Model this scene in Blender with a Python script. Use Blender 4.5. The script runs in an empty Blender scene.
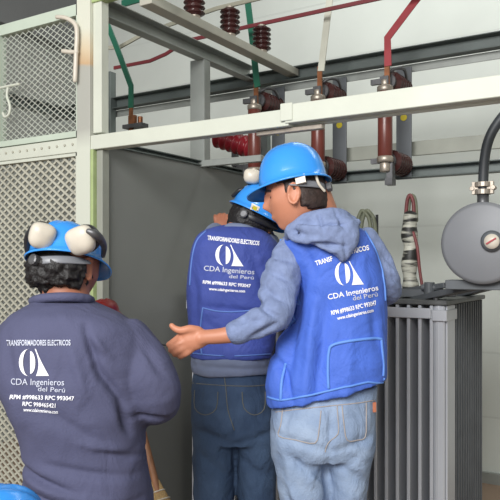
import bpy, bmesh, math, random
from mathutils import Vector, Matrix, noise
from mathutils.bvhtree import BVHTree
random.seed(4)
PI = math.pi
C = bpy.context.scene.collection
# ---------------------------------------------------------------- camera basis (units: metres)
HC = 1.42                      # eye height
YAW = math.radians(31.9)       # the camera looks this far left of +Y
FPX = 690.0                    # focal length in pixels of a 500 px frame
HY = 265.0                     # horizon row
RV = Vector((math.cos(YAW), math.sin(YAW), 0)); FV = Vector((-math.sin(YAW), math.cos(YAW), 0))
def L(px, py, f):              # view frame coordinates (right, forward, up) of a point at depth f
    return Vector(((px - 250) / FPX * f, f, HC + (HY - py) / FPX * f))
def W(v): return RV * v[0] + FV * v[1] + Vector((0, 0, v[2]))
def onX(px, Y):                # world X of a point seen in column px on the plane Y
    return Y * math.tan(math.atan((px - 250) / FPX) - YAW)
def onZ(px, py, Y):
    a = math.atan((px - 250) / FPX); d = Y / math.cos(a - YAW) * math.cos(a)
    return HC + (HY - py) / FPX * d
# ---------------------------------------------------------------- materials
def s2l(c):
    return tuple(((x / 255) / 12.92 if x / 255 <= .04045 else ((x / 255 + .055) / 1.055) ** 2.4) for x in c) + (1,)
def mat(name, rgb, rough=.6, metal=0, var=.12, scale=8, bump=0, bscale=60, rgb2=None, stretch=None, spec=.5, thr=None, fold=0):
    m = bpy.data.materials.new(name); m.use_nodes = True
    n = m.node_tree.nodes; l = m.node_tree.links; b = n['Principled BSDF']
    b.inputs['Roughness'].default_value = rough; b.inputs['Metallic'].default_value = metal
    b.inputs['Specular IOR Level'].default_value = spec
    tc = n.new('ShaderNodeTexCoord'); mp = n.new('ShaderNodeMapping'); l.new(tc.outputs['Object'], mp.inputs['Vector'])
    if stretch: mp.inputs['Scale'].default_value = stretch
    nz = n.new('ShaderNodeTexNoise'); nz.inputs['Scale'].default_value = scale; nz.inputs['Detail'].default_value = 5
    l.new(mp.outputs['Vector'], nz.inputs['Vector'])
    cr = n.new('ShaderNodeValToRGB'); c = s2l(rgb); c2 = s2l(rgb2) if rgb2 else tuple(min(1, x * (1 + var)) for x in c[:3]) + (1,)
    c1 = c if rgb2 else tuple(x * (1 - var) for x in c[:3]) + (1,)
    cr.color_ramp.elements[0].position = thr[0] if thr else .3; cr.color_ramp.elements[1].position = thr[1] if thr else .7
    cr.color_ramp.elements[0].color = c1; cr.color_ramp.elements[1].color = c2
    l.new(nz.outputs['Fac'], cr.inputs['Fac']); l.new(cr.outputs['Color'], b.inputs['Base Color'])
    if bump:
        n2 = n.new('ShaderNodeTexNoise'); n2.inputs['Scale'].default_value = bscale; n2.inputs['Detail'].default_value = 4
        l.new(mp.outputs['Vector'], n2.inputs['Vector'])
        bp = n.new('ShaderNodeBump'); bp.inputs['Strength'].default_value = bump; bp.inputs['Distance'].default_value = .004
        l.new(n2.outputs['Fac'], bp.inputs['Height']); l.new(bp.outputs['Normal'], b.inputs['Normal'])
    if fold:
        n3 = n.new('ShaderNodeTexNoise'); n3.inputs['Scale'].default_value = 9; n3.inputs['Detail'].default_value = 3; n3.inputs['Distortion'].default_value = 1.6
        m3 = n.new('ShaderNodeMapping'); m3.inputs['Scale'].default_value = (1.0, 1.0, .7); l.new(tc.outputs['Object'], m3.inputs['Vector']); l.new(m3.outputs['Vector'], n3.inputs['Vector'])
        b3 = n.new('ShaderNodeBump'); b3.inputs['Strength'].default_value = fold; b3.inputs['Distance'].default_value = .03
        l.new(n3.outputs['Fac'], b3.inputs['Height']); l.new(b3.outputs['Normal'], bp.inputs['Normal'])
    return m
M = dict(
    cream=mat('cream_paint', (200, 203, 190), .45, var=.05, scale=6, bump=.1),
    mint=mat('mint_paint', (186, 197, 182), .45, var=.06, scale=5, bump=.1),
    green_paint=mat('pale_green_paint', (160, 176, 122), .5, var=.1, scale=20),
    strand=mat('mesh_strand', (176, 174, 160), .5, var=.12, scale=9),
    strand2=mat('mesh_wire', (176, 180, 170), .5, var=.12, scale=9),
    steel=mat('grey_steel_paint', (154, 158, 154), .42, .2, var=.12, scale=6, bump=.1),
    dsteel=mat('dark_steel_paint', (98, 106, 104), .45, .2, var=.15, scale=6, bump=.1),
    msteel=mat('mid_steel_paint', (148, 150, 140), .5, .1, var=.12, scale=6, bump=.1),
    beigesteel=mat('beige_steel_paint', (176, 174, 162), .45, .1, var=.08, scale=6),
    sheet=mat('grey_sheet_paint', (128, 130, 127), .42, .15, var=.06, scale=1.6, bump=.05),
    porcelain=mat('brown_glaze', (66, 34, 33), .22, var=.25, scale=14, spec=.7),
    tube=mat('fuse_tube_brown', (104, 50, 42), .3, var=.15, scale=14),
    redins=mat('red_glaze', (140, 34, 44), .28, var=.2, scale=14),
    tin=mat('tinned_metal', (170, 160, 148), .4, .6, var=.2, scale=30),
    clamp=mat('clamp_steel', (98, 98, 100), .45, .6, var=.25, scale=40),
    plate=mat('switch_plate_grey', (100, 104, 108), .5, .2, var=.12, scale=9),
    copper=mat('bare_copper', (142, 92, 62), .4, .6, var=.3, scale=40),
    greenbar=mat('green_busbar', (30, 98, 76), .45, var=.1), whitebar=mat('white_busbar', (206, 206, 192), .45, var=.06),
    redbar=mat('red_busbar', (162, 52, 60), .45, var=.1), dredbar=mat('dark_red_busbar', (116, 44, 50), .45, var=.1),
    beigebar=mat('beige_busbar', (160, 158, 142), .5, var=.1),
    yellow=mat('yellow_sticker', (196, 178, 40), .5, var=.05), white=mat('white_plastic', (204, 196, 182), .35, var=.04, scale=15),
    wprint=mat('white_print', (240, 240, 246), .6, var=.02), lprint=mat('light_grey_print', (196, 200, 216), .6, var=.05),
    helmet=mat('blue_helmet_shell', (56, 146, 232), .2, var=.03, spec=.6),
    redhelmet=mat('red_helmet_shell', (150, 34, 34), .3, var=.05),
    black=mat('black_plastic', (34, 34, 38), .4, var=.2), grey_plastic=mat('grey_plastic', (120, 122, 128), .35, var=.1),
    rubber=mat('black_rubber', (50, 54, 58), .5, var=.15, scale=20),
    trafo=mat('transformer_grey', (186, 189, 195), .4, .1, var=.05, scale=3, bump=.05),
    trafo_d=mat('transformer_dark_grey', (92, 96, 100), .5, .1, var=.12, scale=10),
    tank=mat('tank_gap_shade_grey', (62, 66, 74), .5, .1),  # tank coloured darker so the gaps between fins look shaded
    lid=mat('transformer_lid_grey', (88, 90, 90), .5, .1, var=.25, scale=18, bump=.2),
    disc=mat('conservator_grey', (122, 124, 128), .5, .1, var=.05, scale=6),
    tape=mat('cable_tape', (46, 46, 44), .5, rgb2=(196, 196, 182), scale=16, stretch=(.35, .35, 2.6), thr=(.46, .54)),
    cable=mat('olive_cable', (116, 120, 100), .5, var=.2, scale=30), cablered=mat('red_cable', (120, 62, 62), .5, var=.3, scale=30),
    wood=mat('broom_wood', (158, 112, 82), .55, var=.2, scale=12, stretch=(4, 4, .5)),
    straw=mat('broom_straw', (176, 146, 100), .8, var=.3, scale=50, stretch=(6, 6, .6), bump=.8, bscale=90),
    skin=mat('skin_light_brown', (196, 132, 104), .5, var=.07, scale=9, bump=.05),
    skin_d=mat('skin_brown', (160, 102, 78), .5, var=.08, scale=9, bump=.05),
    hair=mat('black_hair', (24, 21, 22), .55, var=.5, scale=60, bump=.9, bscale=120),
    hair_s=mat('short_dark_hair', (52, 38, 34), .6, var=.4, scale=80, bump=.6, bscale=160),
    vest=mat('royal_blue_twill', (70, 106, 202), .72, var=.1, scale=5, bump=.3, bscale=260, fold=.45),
    vest_shaded=mat('shaded_royal_blue_twill', (58, 74, 150), .75, var=.1, scale=5, bump=.3, bscale=260, fold=.45),  # same blue as the other vest, darkened to stand in for shade
    piping=mat('light_blue_piping', (98, 144, 222), .6, var=.05), piping2=mat('grey_blue_piping', (88, 120, 190), .6, var=.05),
    navy=mat('navy_cotton', (76, 78, 106), .85, var=.12, scale=4, bump=.3, bscale=260, fold=.28),
    hoodie=mat('blue_grey_melange', (122, 136, 172), .9, var=.14, scale=40, bump=.4, bscale=200, fold=.45),
    shirt=mat('grey_blue_shirt', (112, 122, 148), .85, var=.1, scale=20, bump=.2),
    denim=mat('light_washed_denim', (112, 132, 164), .85, rgb2=(156, 174, 200), scale=10, bump=.5, bscale=240, fold=.55),
    denim_d=mat('dark_denim', (46, 66, 96), .85, rgb2=(70, 92, 122), scale=7, bump=.5, bscale=240, fold=.55),
    stitch=mat('denim_stitch', (168, 160, 156), .7, var=.1), stitch_d=mat('dark_denim_stitch', (112, 112, 104), .7, var=.1),
    leather=mat('orange_leather', (172, 104, 76), .6, var=.2, scale=40), boot=mat('black_boot_leather', (38, 34, 32), .5, var=.2),
    eye=mat('eye_white', (220, 214, 206), .2, var=.02),
)
def wall_mat(name, rgb, line=True, sc=3.0):
    m = bpy.data.materials.new(name); m.use_nodes = True
    n = m.node_tree.nodes; l = m.node_tree.links; b = n['Principled BSDF']; b.inputs['Roughness'].default_value = .8
    tc = n.new('ShaderNodeTexCoord'); nz = n.new('ShaderNodeTexNoise'); nz.inputs['Scale'].default_value = 1.4; nz.inputs['Detail'].default_value = 6
    l.new(tc.outputs['Object'], nz.inputs['Vector'])
    cr = n.new('ShaderNodeValToRGB'); c = s2l(rgb)
    cr.color_ramp.elements[0].position = .3; cr.color_ramp.elements[1].position = .75
    cr.color_ramp.elements[0].color = tuple(x * .9 for x in c[:3]) + (1,); cr.color_ramp.elements[1].color = tuple(min(1, x * 1.06) for x in c[:3]) + (1,)
    l.new(nz.outputs['Fac'], cr.inputs['Fac']); out = cr.outputs['Color']
    if line:
        sp = n.new('ShaderNodeSeparateXYZ'); l.new(tc.outputs['Object'], sp.inputs['Vector'])
        md = n.new('ShaderNodeMath'); md.operation = 'FRACT'; mu = n.new('ShaderNodeMath'); mu.operation = 'MULTIPLY'; mu.inputs[1].default_value = 1 / .42
        l.new(sp.outputs['Z'], mu.inputs[0]); l.new(mu.outputs[0], md.inputs[0])
        lt = n.new('ShaderNodeMath'); lt.operation = 'LESS_THAN'; lt.inputs[1].default_value = .03; l.new(md.outputs[0], lt.inputs[0])
        mx = n.new('ShaderNodeMix'); mx.data_type = 'RGBA'; mx.inputs['B'].default_value = tuple(x * .92 for x in c[:3]) + (1,)
        l.new(lt.outputs[0], mx.inputs['Factor']); l.new(out, mx.inputs['A']); out = mx.outputs['Result']
        bp = n.new('ShaderNodeBump'); bp.invert = True; bp.inputs['Distance'].default_value = .004; bp.inputs['Strength'].default_value = .5
        l.new(lt.outputs[0], bp.inputs['Height']); l.new(bp.outputs['Normal'], b.inputs['Normal'])
    l.new(out, b.inputs['Base Color']); return m
# ---------------------------------------------------------------- object helpers
def link(name, me, m, parent=None, smooth=True):
    me.name = name
    o = bpy.data.objects.new(name, me); C.objects.link(o)
    if m:
        me.materials.clear(); me.materials.append(m)
    if smooth:
        for p in me.polygons: p.use_smooth = True
    if parent: o.parent = parent
    return o
def obj(name, bm, m, parent=None, smooth=False, bevel=0):
    if bevel:
        es = [e for e in bm.edges if len(e.link_faces) == 2 and e.calc_face_angle(0) > .6]
        bmesh.ops.bevel(bm, geom=es, offset=bevel, segments=1, affect='EDGES', clamp_overlap=True)
    bmesh.ops.recalc_face_normals(bm, faces=bm.faces)
    me = bpy.data.meshes.new(name); bm.to_mesh(me); bm.free()
    return link(name, me, m, parent, smooth)
def tag(o, label, cat, group=None):
    o['label'] = label; o['category'] = cat
    if group: o['group'] = group
    return o
def thing(name, label, cat, loc=(0, 0, 0), rz=0, group=None):
    o = bpy.data.objects.new(name, None); C.objects.link(o); o.location = loc; o.rotation_euler = (0, 0, rz); o.empty_display_size = .1
    return tag(o, label, cat, group)
def struct(name, bm, m):
    o = obj(name, bm, m); o['kind'] = 'structure'; return o
def box(bm, x0, x1, y0, y1, z0, z1, mtx=None):
    v = [bm.verts.new(p) for p in [(x0, y0, z0), (x1, y0, z0), (x1, y1, z0), (x0, y1, z0), (x0, y0, z1), (x1, y0, z1), (x1, y1, z1), (x0, y1, z1)]]
    for f in [(0, 3, 2, 1), (4, 5, 6, 7), (0, 1, 5, 4), (1, 2, 6, 5), (2, 3, 7, 6), (3, 0, 4, 7)]: bm.faces.new([v[i] for i in f])
    if mtx: bmesh.ops.transform(bm, matrix=mtx, verts=v)
    return v
def bar(bm, a, b, w, h, up=(0, 0, 1)):      # box beam from a to b, w across, h along up
    a = Vector(a); b = Vector(b); d = (b - a); ln = d.length; d.normalize(); up = Vector(up)
    s = d.cross(up)
    if s.length < 1e-4: s = d.cross(Vector((0, 1, 0)))
    s.normalize(); u = s.cross(d)
    mt = Matrix((s, d, u)).transposed().to_4x4(); mt.translation = a
    box(bm, -w / 2, w / 2, 0, ln, -h / 2, h / 2, mt)
def channel(bm, a, b, w, h, t=.006, up=(0, 0, 1), side=1):   # C-section: web + two flanges
    a = Vector(a); b = Vector(b); d = (b - a).normalized(); up = Vector(up); s = d.cross(up).normalized() * side
    bar(bm, a, b, t, h, up)
    for k in (-1, 1):
        o = s * (w / 2) + up * (k * (h / 2 - t / 2)); bar(bm, a + o, b + o, w, t, up)
def ringpts(c, ax, ay, a, b, n=24, e=1.0):
    out = []
    for i in range(n):
        t = 2 * PI * i / n; ct, st = math.cos(t), math.sin(t)
        if e != 1: ct = math.copysign(abs(ct) ** e, ct); st = math.copysign(abs(st) ** e, st)
        out.append(c + ax * (a * ct) + ay * (b * st))
    return out
def skin_rings(bm, rings, cap=True, closed=False):
    vs = [[bm.verts.new(p) for p in r] for r in rings]; n = len(vs[0])
    k = len(vs)
    for i in range(k if closed else k - 1):
        A = vs[i]; B = vs[(i + 1) % k]
        for j in range(n): bm.faces.new((A[j], A[(j + 1) % n], B[(j + 1) % n], B[j]))
    if cap and not closed:
        bm.faces.new(vs[0][::-1]); bm.faces.new(vs[-1])
    return vs
def cr(pts, sub=4):            # Catmull-Rom on lists of equal-length tuples
    P = [tuple(p) for p in pts]; out = []
    for i in range(len(P) - 1):
        p0 = P[max(0, i - 1)]; p1 = P[i]; p2 = P[i + 1]; p3 = P[min(len(P) - 1, i + 2)]
        for s in range(sub):
            t = s / sub
            out.append(tuple(.5 * (2 * b + (c - a) * t + (2 * a - 5 * b + 4 * c - d) * t * t + (3 * b - a - 3 * c + d) * t ** 3) for a, b, c, d in zip(p0, p1, p2, p3)))
    out.append(P[-1]); return out
def tube(bm, pts, r, n=12, sub=4, cap=True, flat=1, closed=False, flatdir=None):
    """pts: Vectors; r: radius or list. flat squeezes along flatdir."""
    rr = r if isinstance(r, (list, tuple)) else [r] * len(pts)
    q = [tuple(p) + (x,) for p, x in zip(pts, rr)]
    if closed: q = q + [q[0]]
    if sub > 1: q = cr(q, sub)
    if closed: q = q[:-1]
    P = [Vector(x[:3]) for x in q]; rings = []; prev = None
    for i, p in enumerate(P):
        if closed: d = P[(i + 1) % len(P)] - P[i - 1]
        else: d = P[min(i + 1, len(P) - 1)] - P[max(i - 1, 0)]
        d.normalize()
        if flatdir is not None:
            y = Vector(flatdir); y = (y - d * y.dot(d)).normalized(); x = y.cross(d)
        else:
            if prev is None: prev = Vector((0, 0, 1)) if abs(d.z) < .9 else Vector((1, 0, 0))
            y = (prev - d * prev.dot(d)).normalized(); x = y.cross(d); prev = y
        rings.append(ringpts(p, x, y, q[i][3], q[i][3] * flat, n))
    if not closed and cap:     # rounded ends
        for end in (0, -1):
            c = P[end]; dd = (P[0] - P[1]).normalized() if end == 0 else (P[-1] - P[-2]).normalized(); rad = q[end][3]
            base = rings[end]; ext = []
            for k in (.5, .85, .99):
                ext.append([c + (b - c) * math.sqrt(1 - k * k) + dd * rad * k * .7 for b in base])
            if end == 0: rings = ext[::-1] + rings
            else: rings = rings + ext
    skin_rings(bm, rings, cap, closed)
def lathe(bm, prof, n=24, mtx=None):        # prof: (radius, height) up local z
    rings = [[Vector((r * math.cos(2 * PI * i / n), r * math.sin(2 * PI * i / n), z)) for i in range(n)] for r, z in prof]
    vs = skin_rings(bm, rings)
    if mtx: bmesh.ops.transform(bm, matrix=mtx, verts=[v for r in vs for v in r])
def cyl(bm, a, b, r, n=16):
    a = Vector(a); b = Vector(b); d = b - a
    q = Vector((0, 0, 1)).rotation_difference(d).to_matrix().to_4x4(); q.translation = a
    lathe(bm, [(r, 0), (r, d.length)], n, q)
def ribbed(bm, a, b, rcore, rshed, n, seg=20):
    a = Vector(a); b = Vector(b); d = b - a; ln = d.length
    q = Vector((0, 0, 1)).rotation_difference(d).to_matrix().to_4x4(); q.translation = a
    prof = [(rcore, 0)]
    for i in range(n):
        z0 = ln * i / n; p = ln / n
        prof += [(rcore, z0 + .08 * p), (rshed * .9, z0 + .3 * p), (rshed, z0 + .45 * p), (rshed * .96, z0 + .62 * p), (rcore, z0 + .8 * p)]
    prof.append((rcore, ln)); lathe(bm, prof, seg, q)
def remesh(bm, voxel, it=4, fac=.5):
    me = bpy.data.meshes.new('tmp'); bmesh.ops.recalc_face_normals(bm, faces=bm.faces); bm.to_mesh(me); bm.free()
    o = bpy.data.objects.new('tmp', me); C.objects.link(o)
    r = o.modifiers.new('r', 'REMESH'); r.mode = 'VOXEL'; r.voxel_size = voxel
    if it:
        s = o.modifiers.new('s', 'SMOOTH'); s.iterations = it; s.factor = fac
    dg = bpy.context.evaluated_depsgraph_get(); dg.update()
    m2 = bpy.data.meshes.new_from_object(o.evaluated_get(dg))
    bpy.data.objects.remove(o); bpy.data.meshes.remove(me); return m2
def ball(bm, c, rx, ry, rz, rot=None, n=24):
    rings = []; m = rot.to_3x3() if rot else Matrix.Identity(3)
    for i in range(1, n // 2):
        p = PI * i / (n // 2); z = -math.cos(p); s = math.sin(p)
        rings.append([Vector(c) + m @ Vector((rx * s * math.cos(2 * PI * j / n), ry * s * math.sin(2 * PI * j / n), rz * z)) for j in range(n)])
    skin_rings(bm, rings)

# ================================================================ ROOM
bm = bmesh.new(); box(bm, -4.6, 3.2, 4.65, 4.85, 0, 4.6); wb = struct('wall_back', bm, wall_mat('grey_white_wall', (218, 223, 217)))
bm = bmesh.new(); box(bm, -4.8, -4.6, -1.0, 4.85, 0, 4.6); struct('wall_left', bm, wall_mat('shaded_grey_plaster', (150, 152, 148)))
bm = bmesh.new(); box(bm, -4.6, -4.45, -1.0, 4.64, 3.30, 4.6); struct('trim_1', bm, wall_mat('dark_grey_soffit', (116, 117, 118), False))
bm = bmesh.new(); box(bm, -4.8, 3.2, -4.0, 4.85, -.1, 0); struct('floor', bm, wall_mat('brown_concrete', (150, 128, 110), False))
bm = bmesh.new(); box(bm, -4.8, 3.2, -1.0, 4.85, 4.6, 4.7); struct('ceiling', bm, wall_mat('grey_ceiling', (150, 152, 150), False))
bm = bmesh.new(); box(bm, -4.6, 3.2, 4.62, 4.65, 0, .07); struct('baseboard_back', bm, M['steel'])

bm = bmesh.new(); box(bm, 3.2, 3.4, -1.0, 4.85, 0, 4.6); struct('wall_right_light_block', bm, wall_mat('white_plaster', (200, 204, 200)))  # unseen wall, added to keep sideways sky light off the partition
# ================================================================ CAGE
YF = 2.0; YB = 3.23
cage = thing('switchgear_cage_frame', 'welded cream and grey steel cage frame with long beam over the open bay', 'metal frame', (-2.0, YF, 0))
def cobj(name, bm, m, bev=.002):
    bmesh.ops.translate(bm, vec=Vector((2.0, -YF, 0)), verts=bm.verts); return obj(name, bm, m, cage, bevel=bev)
xa, xb, xc = onX(82, YF), onX(95, YF), onX(103.5, YF)
bm = bmesh.new(); box(bm, xa, xb, YF - .03, YF + .03, 0, 2.62)
pm = mat('worn_post_paint', (204, 204, 190), .45, var=.04)
nt = pm.node_tree; tc = nt.nodes['Texture Coordinate']; sp = nt.nodes.new('ShaderNodeSeparateXYZ'); nt.links.new(tc.outputs['Object'], sp.inputs[0])
nz = nt.nodes.new('ShaderNodeTexNoise'); nz.inputs['Scale'].default_value = 9; nt.links.new(tc.outputs['Object'], nz.inputs[0])
ad = nt.nodes.new('ShaderNodeMath'); ad.operation = 'MULTIPLY_ADD'; ad.inputs[1].default_value = .05; nt.links.new(nz.outputs['Fac'], ad.inputs[0]); nt.links.new(sp.outputs['Z'], ad.inputs[2])
r2 = nt.nodes.new('ShaderNodeValToRGB'); mr = nt.nodes.new('ShaderNodeMapRange'); mr.inputs['From Min'].default_value = 1.9; mr.inputs['From Max'].default_value = 2.5
nt.links.new(ad.outputs[0], mr.inputs['Value']); nt.links.new(mr.outputs[0], r2.inputs[0])
e = r2.color_ramp.elements; e[0].position = 0; e[0].color = s2l((200, 203, 190)); e[1].position = .14; e[1].color = s2l((168, 168, 160))
for p_, c_ in ((.55, (166, 166, 158)), (.57, (190, 160, 124)), (.66, (204, 188, 160)), (.8, (206, 207, 192))):
    x = e.new(p_); x.color = s2l(c_)
nt.links.new(r2.outputs[0], nt.nodes['Principled BSDF'].inputs['Base Color'])
o = cobj('corner_post', bm, pm); o['label'] = 'worn cream corner post with rust stain'
bm = bmesh.new(); box(bm, xb + .001, xc, YF - .012, YF + .03, 1.94, 2.62); cobj('post_flange', bm, M['cream'])
bm = bmesh.new(); box(bm, xb + .001, onX(98, YF), YF - .028, YF + .01, 0, 1.875); o = cobj('green_post_strip', bm, M['green_paint']); o['label'] = 'pale green painted strip on the post'
bm = bmesh.new(); box(bm, onX(98, YF) + .001, onX(104, YF), YF - .01, YF + .03, 0, 1.875); cobj('inner_post_angle', bm, M['msteel'])
bm = bmesh.new(); box(bm, xb, onX(292, YF), YF - .025, YF + .025, 1.874, 1.93); cobj('cross_beam', bm, M['cream'])
bm = bmesh.new(); box(bm, onX(289, YF), .7, YF - .03, YF + .012, 1.882, 1.943); box(bm, onX(289, YF), .7, YF + .012, YF + .03, 1.876, 1.885); cobj('cross_beam_right', bm, M['cream']).name = 'cross_beam.001'
bm = bmesh.new(); box(bm, onX(285, YF), onX(297, YF), YF - .034, YF - .03, 1.889, 1.947); cobj('joint_plate', bm, M['cream'], .003)
bm = bmesh.new(); box(bm, onX(256, YF), onX(322, YF), YF + .0, YF + .022, 1.858, 1.8735); cobj('door_stop_strip', bm, M['tin'])
bm = bmesh.new(); box(bm, -3.4, xa, YF - .02, YF + .03, 1.872, 1.93); cobj('left_beam', bm, M['cream'])
for i in range(13):
    bm = bmesh.new(); cyl(bm, (xa - .03 - i * .045, YF - .02, 1.905), (xa - .03 - i * .045, YF - .025, 1.905), .005, 8); cobj('bolt', bm, M['strand'], 0)
bm = bmesh.new(); box(bm, xb, .7, YF - .02, YF + .02, 2.455, 2.5); cobj('top_rail', bm, M['green_paint'])
bm = bmesh.new(); channel(bm, (-2.0, YF + .03, 2.455), (-2.0, YB - .02, 2.455), .05, .075, side=1); cobj('side_channel', bm, M['steel'])
bm = bmesh.new(); box(bm, -1.757, -1.697, YF + .02, YB - .02, 2.412, 2.4495); cobj('insulator_channel', bm, M['beigesteel'])
bm = bmesh.new(); channel(bm, (-1.955, YF + .03, 1.905), (-1.955, YB - .02, 1.905), .03, .025, side=1); cobj('partition_top_angle', bm, M['dsteel'])
bm = bmesh.new(); channel(bm, (-1.995, 2.72, 0), (-1.995, 2.72, 2.42), .05, .085, up=(1, 0, 0), side=1); cobj('side_column', bm, M['steel'])
bm = bmesh.new(); box(bm, -1.97, -1.6, 2.66, 2.69, 1.887, 1.917); cobj('inner_rail', bm, M['steel'])
bm = bmesh.new(); channel(bm, (-3.02, YB - .06, 0), (-3.02, YB - .06, 2.62), .05, .06, up=(1, 0, 0), side=1); cobj('rear_column', bm, M['dsteel'])
bm = bmesh.new(); channel(bm, (-3.05, YF + .05, 2.30), (-3.05, YB, 2.30), .05, .06); cobj('outer_side_channel', bm, M['dsteel'])
bm = bmesh.new(); channel(bm, (-3.6, YB, 2.425), (1.2, YB, 2.425), .05, .07, up=(0, 0, 1), side=1); cobj('rear_top_rail', bm, M['dsteel'])
bm = bmesh.new(); box(bm, -3.6, 1.2, YB + .008, YB + .012, 2.35, 2.39); cobj('rear_lower_lip', bm, M['steel'])
bm = bmesh.new(); box(bm, -1.95, 1.2, YB + .03, YB + .045, 1.95, 2.02); cobj('rear_middle_rail', bm, M['msteel'])
bm = bmesh.new(); channel(bm, (-1.95, YB, 1.862), (1.2, YB, 1.862), .05, .055, side=1); cobj('rear_bottom_rail', bm, M['dsteel'])
bm = bmesh.new(); box(bm, 1.15, 1.2, YB, YB + .05, 0, 2.46); cobj('rear_end_post', bm, M['dsteel'])
bm = bmesh.new(); box(bm, -1.98, -1.93, YB + .05, YB + .09, 0, 2.46); cobj('rear_corner_post', bm, M['dsteel'])
bm = bmesh.new(); box(bm, .65, .71, YF - .03, YF + .03, 0, 2.5); cobj('right_post', bm, M['cream'])
bm = bmesh.new(); box(bm, .66, .70, YF + .03, YB, 2.43, 2.48); cobj('right_side_rail', bm, M['steel'])
# partition sheet
bm = bmesh.new(); box(bm, -1.942, -1.938, YF + .031, YB - .03, .05, 1.89)
part = obj('partition_sheet', bm, M['sheet']); part.location = (0, 0, 0); tag(part, 'plain grey sheet steel partition closing the side of the bay behind the workers', 'metal partition')
# mesh panels
def mesh_panel(name, label, x0, x1, z0, z1, px, pz, t, m, fw, fm, latches):
    r = thing(name, label, 'mesh panel', (x0, YF, z0), 0)
    def T(bm): bmesh.ops.translate(bm, vec=Vector((-x0, -YF, -z0)), verts=bm.verts); return bm
    bm = bmesh.new()
    for a in ((x0, x0 + fw[0], z0, z1), (x1 - fw[1], x1, z0, z1), (x0, x1, z0, z0 + fw[2]), (x0, x1, z1 - fw[3], z1)):
        box(bm, a[0], a[1], YF - .018, YF + .018, a[2], a[3])
    obj('frame', T(bm), fm, r)
    ax0, ax1, az0, az1 = x0 + fw[0], x1 - fw[1], z0 + fw[2], z1 - fw[3]
    bm = bmesh.new(); sl = pz / px
    for s in (1, -1):
        k0 = int(((az0 - s * sl * (ax1 if s > 0 else ax0)) - 0) // pz) - 1
        n = int((az1 - az0 + sl * (ax1 - ax0)) / pz) + 3
        for k in range(k0, k0 + n):
            c = k * pz      # z = s*sl*x + c
            xs = sorted([((az0 - c) / (s * sl)), ((az1 - c) / (s * sl))]); lo = max(ax0, xs[0]); hi = min(ax1, xs[1])
            if hi - lo < .003: continue
            yy = YF + s * t * .3
            bar(bm, (lo, yy, s * sl * lo + c), (hi, yy, s * sl * hi + c), t * .8, t, (-s * sl, 0, 1) if 0 else (0, 0, 1))
    o = obj('wire_mesh', T(bm), m, r)
    for nm, paths, rad, mm in latches:
        bm = bmesh.new()
        for pth in paths: tube(bm, [Vector(p) for p in pth], rad, 8, 3)
        obj(nm, T(bm), mm, r, True)
    return r
def pz(px, py): return (onX(px, YF - .05), YF - .05, onZ(px, py, YF - .05))
x0 = onX(0.0, YF) - .005; x1 = onX(81.5, YF)
mesh_panel('upper_mesh_panel', 'upper mint-framed wire mesh panel beside the post, with two pale latches', x0, x1, 1.935, 2.467, .038, .026, .0032, M['strand2'], (.024, .012, .024, .045), M['mint'],
    [('latch_handle', [[pz(57, 17), pz(66, 18), pz(75, 24), pz(77, 34), pz(76, 55), pz(75, 81)], [pz(63, 51), pz(70, 52), pz(77, 52)]], .009, M['white']),
     ('latch_hook', [[pz(0, 88), pz(9, 86), pz(19, 84)], [pz(8, 88), pz(7, 96), pz(10, 106), pz(9, 114), pz(5, 117), pz(3, 113)]], .006, M['cream'])])
mesh_panel('lower_mesh_panel', 'tall lower expanded metal panel in cream frame behind the crew leader in navy', x0 - .45, x1, .1, 1.870, .048, .034, .0085, M['strand'], (.03, .014, .03, .012), M['cream'], [])
mesh_panel('left_upper_mesh_panel', 'next upper mesh panel along the cage, at the left edge of the photo', x0 - .56, x0 - .01, 1.935, 2.467, .038, .026, .0032, M['strand2'], (.02, .02, .024, .045), M['mint'], []).name = 'upper_mesh_panel.001'

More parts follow.
